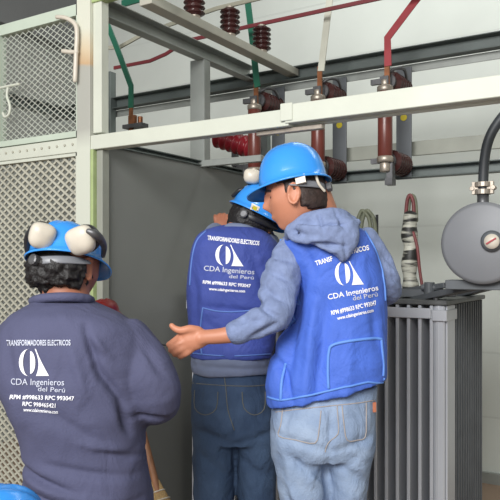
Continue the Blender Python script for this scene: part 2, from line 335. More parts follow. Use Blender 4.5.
# ================================================================ SWITCHES, BUSBARS, INSULATORS
def fused_switch(label, X):
    r = thing('fused_switch', label, 'electrical switch', (X, YB - .03, 1.78), 0, 'fused disconnectors on the rear rails')
    bm = bmesh.new(); box(bm, -.030, .045, -.008, 0, .05, .585); p = obj('mounting_plate', bm, M['plate'], r, bevel=.002)
    bm = bmesh.new(); cyl(bm, (.008, -.008, .345), (.008, -.012, .345), .016, 16); s = obj('sticker', bm, M['yellow'], p)
    for dx in (-.010, .024):
        bm = bmesh.new(); cyl(bm, (dx, -.008, .405), (dx, -.013, .405), .0085, 10); obj('bolt', bm, M['white'], p)
    for z, nm in ((.475, 'upper'), (.115, 'lower')):
        bm = bmesh.new(); ribbed(bm, (.004, -.012, z), (.004, -.185, z), .030, .054, 6); obj(nm + '_insulator', bm, M['porcelain'], r, True)
        bm = bmesh.new(); cyl(bm, (0, -.185, z), (0, -.20, z), .036, 18); box(bm, -.02, .02, -.25, -.19, z - .02, z + .015)
        box(bm, -.07, -.02, -.235, -.215, z - .014, z + .010)
        obj(nm + '_terminal', bm, M['clamp'], r, bevel=.002)
    bm = bmesh.new(); lathe(bm, [(.030, .125), (.033, .13), (.033, .42), (.030, .425)], 24, Matrix.Translation((0, -.235, 0))); t = obj('fuse_tube', bm, M['tube'], r, True)
    for z0, z1, rr in ((.42, .447, .036), (.102, .13, .037), (.06, .102, .024), (.447, .475, .02)):
        bm = bmesh.new(); lathe(bm, [(rr * .9, z0), (rr, z0 + .004), (rr, z1 - .004), (rr * .9, z1)], 20, Matrix.Translation((0, -.235, 0))); obj('ferrule', bm, M['tin'], t, True)
    bm = bmesh.new(); box(bm, .006, .034, -.235, -.20, .015, .10); box(bm, .002, .036, -.245, -.195, .0, .03); obj('lower_clip', bm, M['clamp'], r, bevel=.004)
    bm = bmesh.new(); box(bm, -.002, .022, -.240, -.232, .45, .585); obj('bar_tail', bm, M['copper'], r)
    bm = bmesh.new(); tube(bm, [Vector(p) for p in ((.0, -.21, .44), (-.012, -.20, .50), (.03, -.18, .535), (.05, -.12, .54), (.04, -.06, .51))], .007, 8); obj('spring_arm', bm, M['clamp'], r, True)
    return r
SX = [onX(255, 2.97), onX(318.5, 2.97), onX(385.5, 2.97)]
for X, t in zip(SX, ('fused disconnector on the back rails at the foot of the green busbar', 'fused disconnector on the back rails at the foot of the white busbar', 'fused disconnector on the back rails at the foot of the red busbar')):
    fused_switch(t, X)
def P(px, py, Y): return Vector((onX(px, Y), Y, onZ(px, py, Y)))
def busbar(label, pts, w, t, m, tail=None, group=None):
    bm = bmesh.new(); rows = []
    for i, p in enumerate(pts):
        d = (pts[min(i + 1, len(pts) - 1)] - pts[max(i - 1, 0)]).normalized(); n = Vector((-d.z, 0, d.x)).normalized() * (w / 2)
        rows.append([bm.verts.new(q - pts[0]) for q in (p + n + Vector((0, -t / 2, 0)), p - n + Vector((0, -t / 2, 0)), p - n + Vector((0, t / 2, 0)), p + n + Vector((0, t / 2, 0)))])
    for A_, B_ in zip(rows, rows[1:]):
        for k in range(4): bm.faces.new((A_[k], A_[(k + 1) % 4], B_[(k + 1) % 4], B_[k]))
    bm.faces.new(rows[0]); bm.faces.new(rows[-1][::-1])
    o = obj('busbar', bm, m, bevel=.001); o.location = pts[0]; tag(o, label, 'busbar', group); return o
yb = 2.97 - .006
def vbar(label, pts, w, m):     # flat strip facing the viewer in plane Y
    return busbar(label, [P(x, y, yb - .006) for x, y in pts], w, .006, m)
vbar('wide green busbar dropping to the leftmost of the three disconnectors', [(257.5, 87), (256.5, 80), (252.5, 40), (247, -4), (242, -40)], .034, M['greenbar'])
vbar('white busbar dropping to the middle disconnector', [(321, 71), (322, 62), (329, 5), (334, -35)], .033, M['whitebar'])
vbar('red busbar bent above the right-hand disconnector', [(388, 66), (387.5, 38), (413, 4), (440, -30)], .033, M['redbar'])
Yl = 2.5
b = busbar('slanting green busbar behind the corner post with bare copper foot', [P(131, 108, Yl), P(131, 86, Yl), P(117, 48, Yl), P(104.5, 17, Yl)], .028, .008, M['greenbar'])
bm = bmesh.new(); bar(bm, (0, 0, 0), (0, 0, -.12), .022, .006, (0, 1, 0)); obj('copper_end', bm, M['copper'], b)
bm = bmesh.new()
# small bracket under the slanting bar's copper end
pe = P(131, 126, Yl)
busY = [2.33, 2.60, 2.88]
INS = thing  # alias kept readable below
for i, (Yi, lab) in enumerate(zip(busY, ('brown ribbed post insulator under the green horizontal busbar', 'brown ribbed post insulator under the beige horizontal busbar', 'brown ribbed post insulator under the dark red horizontal busbar'))):
    r = thing('post_insulator', lab, 'insulator', (-1.735 + .01, Yi, 2.4500), 0, 'post insulators on the upper channel')
    bm = bmesh.new(); ribbed(bm, (0, 0, .012), (0, 0, .125), .03, .046, 5); obj('ribbed_body', bm, M['porcelain'], r, True)
    for z0, z1, rr in ((0, .014, .026), (.123, .136, .02)):
        bm = bmesh.new(); cyl(bm, (0, 0, z0), (0, 0, z1), rr, 16); obj('metal_cap', bm, M['tin'], r)
def hbar(label, Yi, pts, w, m, ext):
    z = 2.594
    pp = [P(x, y, Yi) for x, y in pts] + [Vector((-1.80, Yi, z)), Vector((ext, Yi, z))]
    return busbar(label, pp, w, .008, m)
hbar('thin dark red horizontal busbar running past the three brown insulators', 2.88, [(114, 68), (150, 61), (166, 54), (186, 41)], .018, M['dredbar'], .9)
hbar('thin beige horizontal busbar bending down at its left end', 2.60, [(106, 48), (120, 47), (140, 36), (160, 28)], .018, M['beigebar'], .9)
hbar('short green horizontal busbar at the top of the cage', 2.33, [(122, 4), (146, -3)], .03, M['greenbar'], .9)
# red insulator near the partition
r = thing('red_ribbed_insulator', 'bright red ribbed insulator lying level left of the first disconnector', 'insulator', (-2.09, 3.19, 2.085))
bm = bmesh.new(); ribbed(bm, (-.12, 0, .055), (.13, 0, -.035), .035, .06, 6); obj('ribbed_body', bm, M['redins'], r, True)
bm = bmesh.new(); box(bm, -.01, .01, -.01, .035, -.12, .0); box(bm, -.02, .14, .015, .035, -.14, -.11); obj('bracket', bm, M['clamp'], r)
# small bracket plates on the inner side
r = thing('terminal_block', 'small copper and steel terminal at the foot of the slanting green busbar', 'terminal', P(133, 122, Yl))
bm = bmesh.new(); box(bm, -.05, .07, -.02, .03, -.03, -.012); obj('bracket', bm, M['clamp'], r)
bm = bmesh.new(); box(bm, -.02, .02, -.012, .006, -.012, .03); cyl(bm, (.045, 0, -.012), (.045, 0, .02), .012); obj('copper_lug', bm, M['copper'], r)
bm = bmesh.new(); box(bm, -.03, -.01, .0, .02, -.6, -.03); box(bm, -.55, -.01, .0, .02, -.6, -.58); obj('support_arm', bm, M['dsteel'], r)

# ================================================================ TRANSFORMER
TX0, TX1, TY0, TY1, TZ = -1.90, -.715, 2.5, 3.08, 1.285
tr = thing('power_transformer', 'large grey finned power transformer standing behind the workers', 'transformer', (TX1, TY0, 0))
def tobj(name, bm, m, smooth=False, bev=0):
    bmesh.ops.translate(bm, vec=Vector((-TX1, -TY0, 0)), verts=bm.verts); return obj(name, bm, m, tr, smooth, bev)
bm = bmesh.new(); box(bm, TX0 + .05, TX1 - .07, TY0 + .13, TY1 - .1, .12, TZ - .02); tobj('tank', bm, M['tank'], bev=.01)
bm = bmesh.new(); box(bm, TX0 - .0, TX1 + .0, TY0 - .0, TY1, TZ - .012, TZ + .006); tobj('lid', bm, M['lid'], bev=.003)
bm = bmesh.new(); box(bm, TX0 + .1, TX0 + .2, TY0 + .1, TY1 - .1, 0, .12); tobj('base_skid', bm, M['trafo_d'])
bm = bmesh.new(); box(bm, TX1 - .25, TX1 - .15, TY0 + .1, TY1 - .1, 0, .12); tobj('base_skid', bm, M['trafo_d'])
x = onX(430.5, TY0)
k = 0
while x > TX0 + .01:
    bm = bmesh.new(); box(bm, x - .0065, x + .0065, TY0 + .006, TY0 + .128, .2, TZ - .014); tobj('cooling_fin', bm, M['trafo'], bev=.003); x -= .0435; k += 1
bm = bmesh.new(); box(bm, TX0 + .005, onX(431, TY0), TY0 - .004, TY0 + .006, TZ - .062, TZ - .024); tobj('fin_tie_bar', bm, M['trafo'], bev=.002)
bm = bmesh.new()
cx = onX(431, TY0) + .004
tube(bm, [Vector((cx + .02, TY0 + .032, .2)), Vector((cx + .02, TY0 + .032, TZ - .02))], .024, 16, 1, True)
box(bm, cx + .02, TX1 - .012, TY0 + .008, TY0 + .14, .2, TZ - .014); tobj('corner_panel', bm, M['trafo'], bev=.004)
bm = bmesh.new(); box(bm, TX1 - .0115, TX1 - .004, TY0 + .02, TY0 + .12, .18, TZ - .014); box(bm, cx, TX1 - .001, TY0 - .002, TY0 + .14, TZ - .07, TZ - .03); tobj('corner_plate', bm, M['trafo'], bev=.002)
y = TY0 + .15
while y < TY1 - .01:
    bm = bmesh.new(); box(bm, TX1 - .07, TX1 - .006, y - .006, y + .006, .2, TZ - .014); tobj('side_fin', bm, M['trafo_d'], bev=.002); y += .036  # darker grey than the front fins, painting in shade on this side
# lid clutter
bm = bmesh.new()
for dx in (-.05, -.2, -.35): cyl(bm, (TX1 + dx, TY0 + .03, TZ + .006), (TX1 + dx, TY0 + .03, TZ + .02), .01, 8)
tobj('lid_bolts', bm, M['clamp'])
bm = bmesh.new(); bar(bm, (TX1 - .36, TY0 + .08, TZ + .022), (TX1 + .0, TY0 + .12, TZ + .03), .03, .03); bar(bm, (TX1 - .3, TY0 + .2, TZ + .02), (TX1 - .02, TY0 + .06, TZ + .06), .025, .02)
cyl(bm, (TX1 - .09, TY0 + .08, TZ), (TX1 - .09, TY0 + .08, TZ + .07), .02); cyl(bm, (TX1 - .12, TY0 + .08, TZ + .05), (TX1 - .04, TY0 + .08, TZ + .05), .012); tobj('lid_pipework', bm, M['trafo_d'], bev=.002)
# conservator drum
cd = P(481.5, 243, 2.30); rad = .134
bm = bmesh.new(); q = Matrix.Translation(cd) @ Matrix.Rotation(-PI / 2, 4, 'X')
lathe(bm, [(.01, -.004), (rad * .9, 0), (rad, .006), (rad, .02), (rad * .94, .03), (rad * .94, .62), (rad, .63), (rad, .65), (.01, .66)], 56, q); tobj('conservator_drum', bm, M['disc'], True)
cn = P(492, 241, 2.295)
bm = bmesh.new(); q = Matrix.Translation(cn) @ Matrix.Rotation(PI / 2, 4, 'X'); lathe(bm, [(.034, -.01), (.034, .010), (.026, .018), (.005, .018)], 24, q); g = tobj('level_gauge', bm, M['trafo_d'], True)
bm = bmesh.new(); q = Matrix.Translation(cn + Vector((.004, -.019, -.002))) @ Matrix.Rotation(PI / 2, 4, 'X'); lathe(bm, [(.024, 0), (.024, .004), (.004, .005)], 24, q); bmesh.ops.translate(bm, vec=Vector((-TX1, -TY0, 0)), verts=bm.verts); gf = obj('gauge_face', bm, M['white'], g, True)
bm = bmesh.new(); bar(bm, cn + Vector((-.012, -.026, -.010)), cn + Vector((.018, -.026, .008)), .003, .005, (0, 0, 1)); bmesh.ops.translate(bm, vec=Vector((-TX1, -TY0, 0)), verts=bm.verts); obj('gauge_needle', bm, M['redbar'], g)
bm = bmesh.new(); zb = cd.z - rad
bar(bm, (TX1 - .16, 2.62, TZ + .0), (cd.x - .02, 2.40, zb - .005), .05, .022); box(bm, cd.x - .13, cd.x + .12, 2.34, 2.42, zb - .02, zb + .012); box(bm, cd.x - .09, cd.x + .09, 2.75, 2.85, zb - .02, zb + .012)
bar(bm, (TX1 - .1, 2.95, TZ), (cd.x, 2.80, zb), .05, .02); bar(bm, (cd.x - .12, 2.38, zb - .01), (cd.x - .12, 2.85, zb - .01), .03, .02); tobj('drum_bracket', bm, M['trafo_d'], bev=.002)
# cable bundles on the lid
def bundle(label, px, ytop, ybot, Y, wpx, loop):
    b0 = P(px, ybot, Y); d = wpx / FPX * (Y * 1.03)
    r = thing('taped_cable_bundle', label, 'cable', (b0.x, Y, TZ + .006)); h = onZ(px, ytop, Y) - TZ - .006
    bm = bmesh.new(); pts = []
    n = 9
    for i in range(n): pts.append(Vector((math.sin(i * 1.7) * .003, 0, .002 + h * i / (n - 1))))
    tube(bm, pts, [d * (.88 + .12 * math.sin(i * 2.3)) for i in range(n)], 16, 4); obj('taped_body', bm, M['tape'], r, True)
    for k, (dx, m_) in enumerate(loop):
        bm = bmesh.new(); tube(bm, [Vector((-d * .55 + dx, .01 * k, h - .02)), Vector((-d * .35 + dx, .01 * k, h + .06)), Vector((dx, .01 * k, h + .085)), Vector((d * .4 + dx, .01 * k, h + .055)), Vector((d * .5 + dx, .01 * k, h - .02))], .0075, 10); obj('wire_loop', bm, m_, r, True)
    return r
bundle('thick cable bundle wrapped in black and white tape on the transformer lid', 410, 216, 288, 2.72, 8.5, [(0, M['cablered']), (.006, M['cable'])])
r = thing('red_cable', 'thin dark red cable hanging beside the taped bundle', 'cable', (onX(418, 2.70), 2.70, TZ + .006))
bm = bmesh.new(); tube(bm, [Vector((-.02, 0, .26)), Vector((-.003, 0, .2)), Vector((.008, -.0, .1)), Vector((.025, 0, .004))], .0065, 8); obj('cable_length', bm, M['cablered'], r, True)
r = thing('looped_cable', 'olive cable loop rising from the transformer behind the vest wearer', 'cable', (onX(365, 2.72), 2.72, TZ + .006))
for dx in (-.008, .012):
    bm = bmesh.new(); tube(bm, [Vector(p) for p in ((-.03 + dx, 0, .0), (-.032 + dx, 0, .25), (-.015 + dx, 0, .345), (.008 + dx, 0, .35), (.03 + dx, .01, .28), (.033 + dx, .01, 0))], .0085, 10, 5); obj('cable_strand', bm, M['cable'], r, True)
r = thing('bushing_rod', 'thin dark rod with copper lug between cable loop and taped bundle', 'rod', (onX(377, 2.74), 2.74, TZ + .006))
bm = bmesh.new(); cyl(bm, (0, 0, 0), (0, 0, .34), .006, 10); obj('stem', bm, M['black'], r)
bm = bmesh.new(); cyl(bm, (0, 0, .17), (0, 0, .23), .011, 12); cyl(bm, (-.016, 0, .21), (.016, 0, .21), .009, 10); obj('lug', bm, M['copper'], r)
bm = bmesh.new(); cyl(bm, (0, 0, 0), (0, 0, .15), .03, 14); obj('bushing', bm, M['porcelain'], r)
# hose
hp = [P(483, 208, 2.36), P(483, 196, 2.36), P(484, 165, 2.36), P(488, 142, 2.36), P(497, 124, 2.37), P(512, 108, 2.38), P(535, 100, 2.4), P(600, 96, 2.5)]
r = thing('black_hose', 'black flexible hose with steel clamp curving up from the drum', 'hose', hp[0])
bm = bmesh.new(); tube(bm, [p - hp[0] for p in hp[1:]], .0165, 16, 5); obj('hose_length', bm, M['rubber'], r, True)
bm = bmesh.new(); cyl(bm, (0, 0, -.012), (0, 0, .045), .019, 16); obj('spigot', bm, M['clamp'], r, True)
bm = bmesh.new(); cyl(bm, (0, 0, .045), (0, 0, .062), .027, 16); cyl(bm, (0, 0, .07), (0, 0, .086), .027, 16); box(bm, -.035, .035, -.008, .008, .046, .088); cyl(bm, (-.034, -.012, .066), (-.034, .012, .066), .008); cyl(bm, (.034, -.012, .066), (.034, .012, .066), .008); obj('hose_clamp', bm, M['tin'], r, bevel=.001)

# ================================================================ BROOM
bf = 2.55
r = thing('straw_broom', 'wooden-handled straw broom leaning on the partition beyond the navy shirt', 'broom', W(L(158, 500, bf)) * 1.0)
r.location.z = 0
a = W(L(103, 276, 2.98)); b_ = W(L(157, 488, 2.60)); ro = r.location.copy(); d = (b_ - a); b2 = b_ + d * .02
bm = bmesh.new(); tube(bm, [a - ro, b2 - ro], .0135, 12, 1); obj('handle', bm, M['wood'], r, True)
e = b_ + d.normalized() * ((b_.z - .004) / -d.normalized().z)
bm = bmesh.new(); dd = d.normalized(); up = -dd; s = RV.copy(); s = (s - dd * s.dot(dd)).normalized(); y_ = s.cross(dd)
rings = [ringpts(b_ - ro + (e - b_) * t, s, y_, w, w * .45, 24) for t, w in ((-.04, .016), (0, .022), (.12, .045), (.3, .075), (.6, .11), (.92, .14))]
skin_rings(bm, rings); obj('bristle_head', bm, M['straw'], r, True)
bm = bmesh.new()
for t, w in ((.02, .026), (.07, .037)): tube(bm, ringpts(b_ - ro + (e - b_) * t, s, y_, w, w * .5, 16), .003, 6, 1, closed=True)
obj('binding_cord', bm, M['white'], r, True)

# ================================================================ PEOPLE
def R3(yaw, pitch=0, roll=0):
    return Matrix.Rotation(math.radians(yaw), 4, 'Z') @ Matrix.Rotation(math.radians(-pitch), 4, 'X') @ Matrix.Rotation(math.radians(roll), 4, 'Y')
class Fig:
    def __init__(s, name, label, r0, f0):
        s.o0 = Vector((r0, f0, 0)); w = W(s.o0)
        s.root = thing(name, label, 'person', w, YAW)
    def p(s, px, py, f): return L(px, py, f) - s.o0
    def rings(s, rows, f, grow=0, e=.85, n=40, sub=3):
        """rows: (py, xl, xr, half depth, f offset, tilt)"""
        q = cr([tuple(list(x) + [0] * (6 - len(x))) for x in rows], sub); out = []
        for (py, xl, xr, b, df, ti) in q:
            ff = f + df; c = s.p((xl + xr) / 2, py, ff); a = max(.006, (xr - xl) / 2 / FPX * ff + grow)
            out.append([v + Vector((0, 0, ti * (v.x - c.x))) for v in ringpts(c, Vector((1, 0, 0)), Vector((0, 1, 0)), a, max(.006, b + grow), n, e)])
        return out
    def limb(s, bm, pts, grow=0, n=16, sub=4, flat=1):
        """pts: (px, py, f, radius px)"""
        tube(bm, [s.p(a, b, c) for a, b, c, d in pts], [max(.004, d / FPX * c + grow) for a, b, c, d in pts], n, sub, flat=flat)
def head_mesh(bm, c, R, sx=1.0, sc=1.0, n=56, ear=0):
    rings = []
    for i in range(1, 44):
        ph = PI * i / 44; z = -math.cos(ph); s = math.sin(ph); ring = []
        for j in range(n):
            th = 2 * PI * j / n; x = s * math.cos(th); y = s * math.sin(th)
            X, Y, Z = x * .076, y * .094, z * .116
            if z < .1:
                t = min(1, (.1 - z) / 1.0); X *= 1 - .30 * t * t; Y = Y * (1 - .12 * t) + (.010 * t if y > 0 else .03 * t * t)
            front = max(0, y)
            g = lambda x0, z0, wx, wz: math.exp(-((x - x0) / wx) ** 2 - ((z - z0) / wz) ** 2) * (1 if y > 0 else 0)
            Y += .020 * g(0, -.20, .13, .11) + .010 * g(0, -.02, .10, .16) + .009 * g(0, -.52, .24, .08) - .004 * g(0, -.42, .2, .03) + .010 * g(0, -.82, .28, .14)
            Y += .006 * (g(.3, .16, .25, .07) + g(-.3, .16, .25, .07)) - .010 * (g(.36, .02, .17, .09) + g(-.36, .02, .17, .09))
            X += math.copysign(.004, x) * (g(.6, -.15, .2, .15) + g(-.6, -.15, .2, .15))
            ring.append(Vector(c) + (R @ Vector((X * sx * sc, Y * sc, Z * sc))))
        rings.append(ring)
    skin_rings(bm, rings)
    for k in (-1, 1):      # ears: a shallow dish with raised rim
        pts = [Vector(c) + R @ (Vector((k * (.079 + .008 * abs(math.sin(t))) * sx, ear - .006 + .017 * math.cos(t) - .004 * math.sin(t), -.008 + .031 * math.sin(t))) * sc) for t in [2 * PI * i / 12 for i in range(12)]]
        tube(bm, pts, .0048 * sc, 8, 1, closed=True)
        ball(bm, Vector(c) + R @ (Vector((k * .076 * sx, ear - .004, -.01)) * sc), .006 * sc, .015 * sc, .027 * sc, R, 12)
def hard_hat(parent, c, R, sx, sy, h, peak, m, band=1.0, bm_=None, droop=.014):
    """c: centre of rim plane in parent's space"""
    bm = bmesh.new(); n = 72; rings = []
    def P_(th, rr, z, extra=0):
        x = math.cos(th); y = math.sin(th); return Vector((x * (sx * rr + extra), y * (sy * rr + extra), z))
    prof = []
    for k in range(15):
        a = k / 14 * PI / 2; prof.append((math.cos(a) ** .82, math.sin(a) ** .92))
    def outer(off):
        rr_ = []
        for (rf, pk, z) in ((.02, 1, -.010), (.021, 1, -.006), (.012, .7, -.002), (.003, .15, .004)):
            ring = []
            for j in range(n):
                th = 2 * PI * j / n; fr = max(0, math.sin(th)) ** 3
                v = P_(th, 1, z - fr * pk * droop - off * .002, rf * .55 + fr * pk * peak - off); ring.append(v)
            rr_.append(ring)
        for (q, zz) in prof[:-1]:
            ring = []
            for j in range(n):
                th = 2 * PI * j / n; v = P_(th, q * (1 - off * 9), .006 + zz * (h - off))
                x = v.x / sx
                rid = .006 * math.exp(-((abs(x)) / .10) ** 2) + .004 * math.exp(-((abs(x) - .33) / .07) ** 2)
                v.z += rid * min(1, zz * 1.4) * (1 if off < .002 else .6) ; ring.append(v)
            rr_.append(ring)
        return rr_
    o1 = outer(0); o2 = outer(.003)
    vs = skin_rings(bm, o2[::-1] + o1, cap=True)
    for v in bm.verts: v.co = Vector(c) + R @ v.co
    shell = obj('hard_hat', bm, m, parent, True)
    # suspension band and ratchet at the back
    bm = bmesh.new(); pts = []
    for j in range(25):
        th = PI * (1.02 + .96 * j / 24); pts.append(Vector(c) + R @ Vector((math.cos(th) * sx * .86 * band, math.sin(th) * sy * .90 * band, -.020 - .012 * math.sin(PI * j / 24))))
    tube(bm, pts, .011, 8, 1, flat=.25, flatdir=(R @ Vector((0, 1, .001))))
    obj('headband', bm, bm_ or M['grey_plastic'], shell, True)
    bm = bmesh.new(); q = Matrix.Translation(Vector(c) + R @ Vector((0, -sy * .93 * band, -.032))) @ R.to_4x4() @ Matrix.Rotation(PI / 2, 4, 'X')
    lathe(bm, [(.012, 0), (.014, .002), (.014, .014), (.010, .016)], 10, q); obj('ratchet_knob', bm, M['clamp'], shell)
    return shell
def ear_muff(parent, c, R, rx, rz, arm=None):
    g = bmesh.new(); rings = []
    for k, (q, y) in enumerate(((.9, .012), (1, .008), (1.0, -.006), (.93, -.016), (.75, -.024), (.45, -.030), (.15, -.032))):
        ring = []
        for j in range(28):
            t = 2 * PI * j / 28; ring.append(Vector(c) + R @ Vector((rx * q * math.copysign(abs(math.cos(t)) ** .68, math.cos(t)) * (1 + .10 * math.sin(t)), y * .8, rz * q * math.copysign(abs(math.sin(t)) ** .72, math.sin(t)))))
        rings.append(ring)
    skin_rings(g, rings); o = obj('ear_muff', g, M['white'], parent, True)
    g = bmesh.new(); rings = [[Vector(c) + R @ Vector((rx * q * math.cos(2 * PI * j / 28), y, rz * q * math.sin(2 * PI * j / 28))) for j in range(28)] for q, y in ((.8, .012), (.97, .014), (1.02, .02), (.95, .03), (.7, .034))]
    skin_rings(g, rings); obj('muff_cushion', g, M['black'], o, True); return o
def creased(me, fig, folds, nz=.003, ns=9, seed=0):
    """push soft folds into a garment; folds: (x0,y0,x1,y1,width px,amp m, f) in the garment's own picture-scale units"""
    pre = [(fig.p(a, b, f), fig.p(c, d, f), w / FPX * f, amp) for a, b, c, d, w, amp, f in folds]
    nn = [v.normal.copy() for v in me.vertices]
    for v, n in zip(me.vertices, nn):
        co = v.co; dsp = nz * noise.noise(Vector((co.x * ns, co.y * ns, co.z * ns * 1.6 + seed))) + nz * .5 * noise.noise(Vector((co.x * ns * 2.4, co.y * ns * 2.4, co.z * ns * 3 + seed)))
        if n.y < .35:
            for a, b, w, amp in pre:
                dx, dz = b.x - a.x, b.z - a.z; l2 = dx * dx + dz * dz; t = ((co.x - a.x) * dx + (co.z - a.z) * dz) / l2; t = max(0, min(1, t))
                ex, ez = co.x - a.x - dx * t, co.z - a.z - dz * t; d2 = (ex * ex + ez * ez) / (w * w)
                if d2 < 6: dsp += 1.45 * amp * math.exp(-d2) * (.35 + .65 * math.sin(PI * min(1, max(0, t)) ))
        v.co = co + n * dsp
    me.update()
def bvh(o): 
    me = o.data; return BVHTree.FromPolygons([v.co.copy() for v in me.vertices], [tuple(p.vertices) for p in me.polygons])
def pproj(fig, tree, px, py, f, off):
    d = f
    for _ in range(3):
        q = fig.p(px, py, d); h = project(tree, q.x, q.z, off)
        if h is None: return None
        d = h.y + fig.o0.y
    return h
def project(tree, x, z, off=.0015):
    for dx, dz in ((0, 0), (.003, 0), (-.003, 0), (0, .003), (0, -.003)):
        h = tree.ray_cast(Vector((x + dx, -1.5, z + dz)), Vector((0, 1, 0)))
        if h[0] is not None:
            n = h[1]
            if n.y > 0: n = -n
            return Vector((x, h[0].y, z)) + n * off
    return None
FONT = None
def text_tris(body, size, bold=0, extent=None):
    cu = bpy.data.curves.new('t', 'FONT'); cu.body = body; cu.size = 1; cu.offset = bold; cu.align_x = 'LEFT'; cu.resolution_u = 3
    o = bpy.data.objects.new('t', cu); C.objects.link(o); dg = bpy.context.evaluated_depsgraph_get(); dg.update()
    me = bpy.data.meshes.new_from_object(o.evaluated_get(dg)); bpy.data.objects.remove(o); bpy.data.curves.remove(cu); return me
def print_text(fig, tree, parent, body, x0, y0, x1, y1, hpx, f, m, bold=.02, name='printed_text', off=.0022):
    """baseline from (x0,y0) to (x1,y1), cap height hpx"""
    me = text_tris(body, 1, bold); bm = bmesh.new(); bm.from_mesh(me); bpy.data.meshes.remove(me)
    bmesh.ops.triangulate(bm, faces=bm.faces)
    xs = [v.co.x for v in bm.verts]; w = max(xs) - min(xs); mn = min(xs); caph = .69
    ux, uy = (x1 - x0), (y1 - y0); ln = math.hypot(ux, uy); ux /= ln; uy /= ln
    for v in bm.verts:
        s = (v.co.x - mn) / w * ln; t = v.co.y / caph * hpx
        a_, b_ = x0 + ux * s + uy * t, y0 + uy * s - ux * t; q = fig.p(a_, b_, f)
        h = pproj(fig, tree, a_, b_, f, off); v.co = h if h else Vector((q.x, 0, q.z))
    me = bpy.data.meshes.new(name); bm.to_mesh(me); bm.free(); return link(name, me, m, parent, False)
def print_poly(fig, tree, parent, polys, mp, f, m, name='printed_logo', off=.0022):
    bm = bmesh.new()
    for strip in polys:      # strip: list of (a,b) point pairs
        prev = None
        for a, b in strip:
            row = []
            for k in range(5):
                t = k / 4; u = (a[0] + (b[0] - a[0]) * t, a[1] + (b[1] - a[1]) * t); px, py = mp(u); q = fig.p(px, py, f); h = pproj(fig, tree, px, py, f, off)
                row.append(bm.verts.new(h if h else (q.x, 0, q.z)))
            if prev:
                for k in range(4):
                    try: bm.faces.new((prev[k], prev[k + 1], row[k + 1], row[k]))
                    except ValueError: pass
            prev = row
    me = bpy.data.meshes.new(name); bm.to_mesh(me); bm.free(); return link(name, me, m, parent, False)
def logo(fig, tree, parent, x, y, w, h, f, m, shx=0, shy=0):
    """crescent, half lens and swept sail, in a w x h box with top left corner (x, y)"""
    N = 14; cres = []; lens = []; sail = []
    for i in range(N + 1):
        t = PI * i / N; v = .5 - .5 * math.cos(t)            # v 0..1 downwards
        yy = v; half = math.sin(t)
        cres.append(((.34 - .34 * half ** .9, yy), (.34 - .02 - .19 * half, yy)))
        lens.append(((.34 + .03, .08 + yy * .84), (.34 + .03 + .17 * half, .08 + yy * .84)))
        sail.append(((.52 + .14 * math.sin(v * PI * .85) - .02 * v, v), (.56 + .44 * v ** 1.15, v)))
    mp = lambda u: (x + u[0] * w + u[1] * h * shx, y + u[1] * h + u[0] * w * shy)
    return print_poly(fig, tree, parent, [cres, lens, sail], mp, f, m)
def ribbon(fig, tree, parent, pts, rpx, f, m, name, closed=False, off=.001, sub=5):
    q = cr(pts, sub); P3 = []
    for x, y in q:
        h = pproj(fig, tree, x, y, f, off)
        if h: P3.append(h)
    if len(P3) < 3: return None
    bm = bmesh.new(); tube(bm, P3, rpx / FPX * f, 8, 1, closed=closed); return obj(name, bm, m, parent, True)
def join_me(a): return a
def hand(bm, fig, wrist, palm, fingers, rp):
    """wrist, palm: lists of (px,py,f,rpx); fingers: list of chains"""
    fig.limb(bm, palm, 0, 14, 4, .62)
    for ch in fingers: fig.limb(bm, ch, 0, 10, 3)
def legs(fig, bm, f, rowsL, rowsR, hips, grow, n=28):
    skin_rings(bm, fig.rings(hips, f, grow, .9, n)); skin_rings(bm, fig.rings(rowsL, f, grow, .95, n)); skin_rings(bm, fig.rings(rowsR, f, grow, .95, n))
def boots(fig, f, cols, yaw=0):
    for px in cols:
        c = fig.p(px, 0, f); x = c.x; y = c.y; bm = bmesh.new()
        rings = [[Vector((x + a * math.cos(t), y + cy + b * math.sin(t), z)) for t in [2 * PI * i / 24 for i in range(24)]] for z, a, b, cy in ((.0, .045, .135, .05), (.02, .048, .138, .05), (.05, .046, .125, .045), (.08, .044, .09, .015), (.12, .043, .058, 0), (.2, .046, .055, 0))]
        skin_rings(bm, rings); b = obj('boot', bm, M['boot'], fig.root, True)
        bm = bmesh.new(); rings = [[Vector((x + a * math.cos(t), y + .05 + b_ * math.sin(t), z)) for t in [2 * PI * i / 24 for i in range(24)]] for z, a, b_ in ((0, .049, .14), (.018, .05, .141))]
        skin_rings(bm, rings); obj('sole', bm, M['rubber'], b)
def py_floor(f): return HY + HC / f * FPX

# ---------------------------------------------------------------- person A: blue vest over hoodie, pointing
f = 2.05; A = Fig('person', 'person in bright royal blue vest over grey-blue hoodie, pointing left with bare hand', (325 - 250) / FPX * f, f)
FL = py_floor(f)
vest = [(224, 316, 352, .05, .0), (229, 300, 361, .08, .0), (237, 283, 369, .10, 0), (248, 280, 377, .12, 0), (265, 287, 382, .125, 0), (290, 294, 385, .125, 0), (320, 290, 386, .12, 0), (350, 278, 386, .125, 0, .0), (376, 266, 386, .13, 0, .14), (391, 268, 385.5, .13, 0, .24)]
hips = [(385, 280, 378, .10), (400, 274, 376, .115), (420, 270, 375, .125), (440, 270, 375, .125), (455, 271, 374, .11)]
lL = [(425, 271, 326, .10), (445, 270, 328, .105), (470, 275, 328, .10), (500, 280, 330, .09), (560, 285, 326, .07, .02), (600, 287, 324, .068, .03), (680, 292, 320, .055, .02), (FL - 30, 292, 321, .06, .01)]
lR = [(425, 322, 376, .10), (445, 323, 375, .105), (470, 327, 369, .10), (500, 328, 366, .09), (560, 330, 366, .07, .02), (600, 331, 364, .068, .03), (680, 334, 361, .055, .02), (FL - 30, 334, 362, .06, .01)]
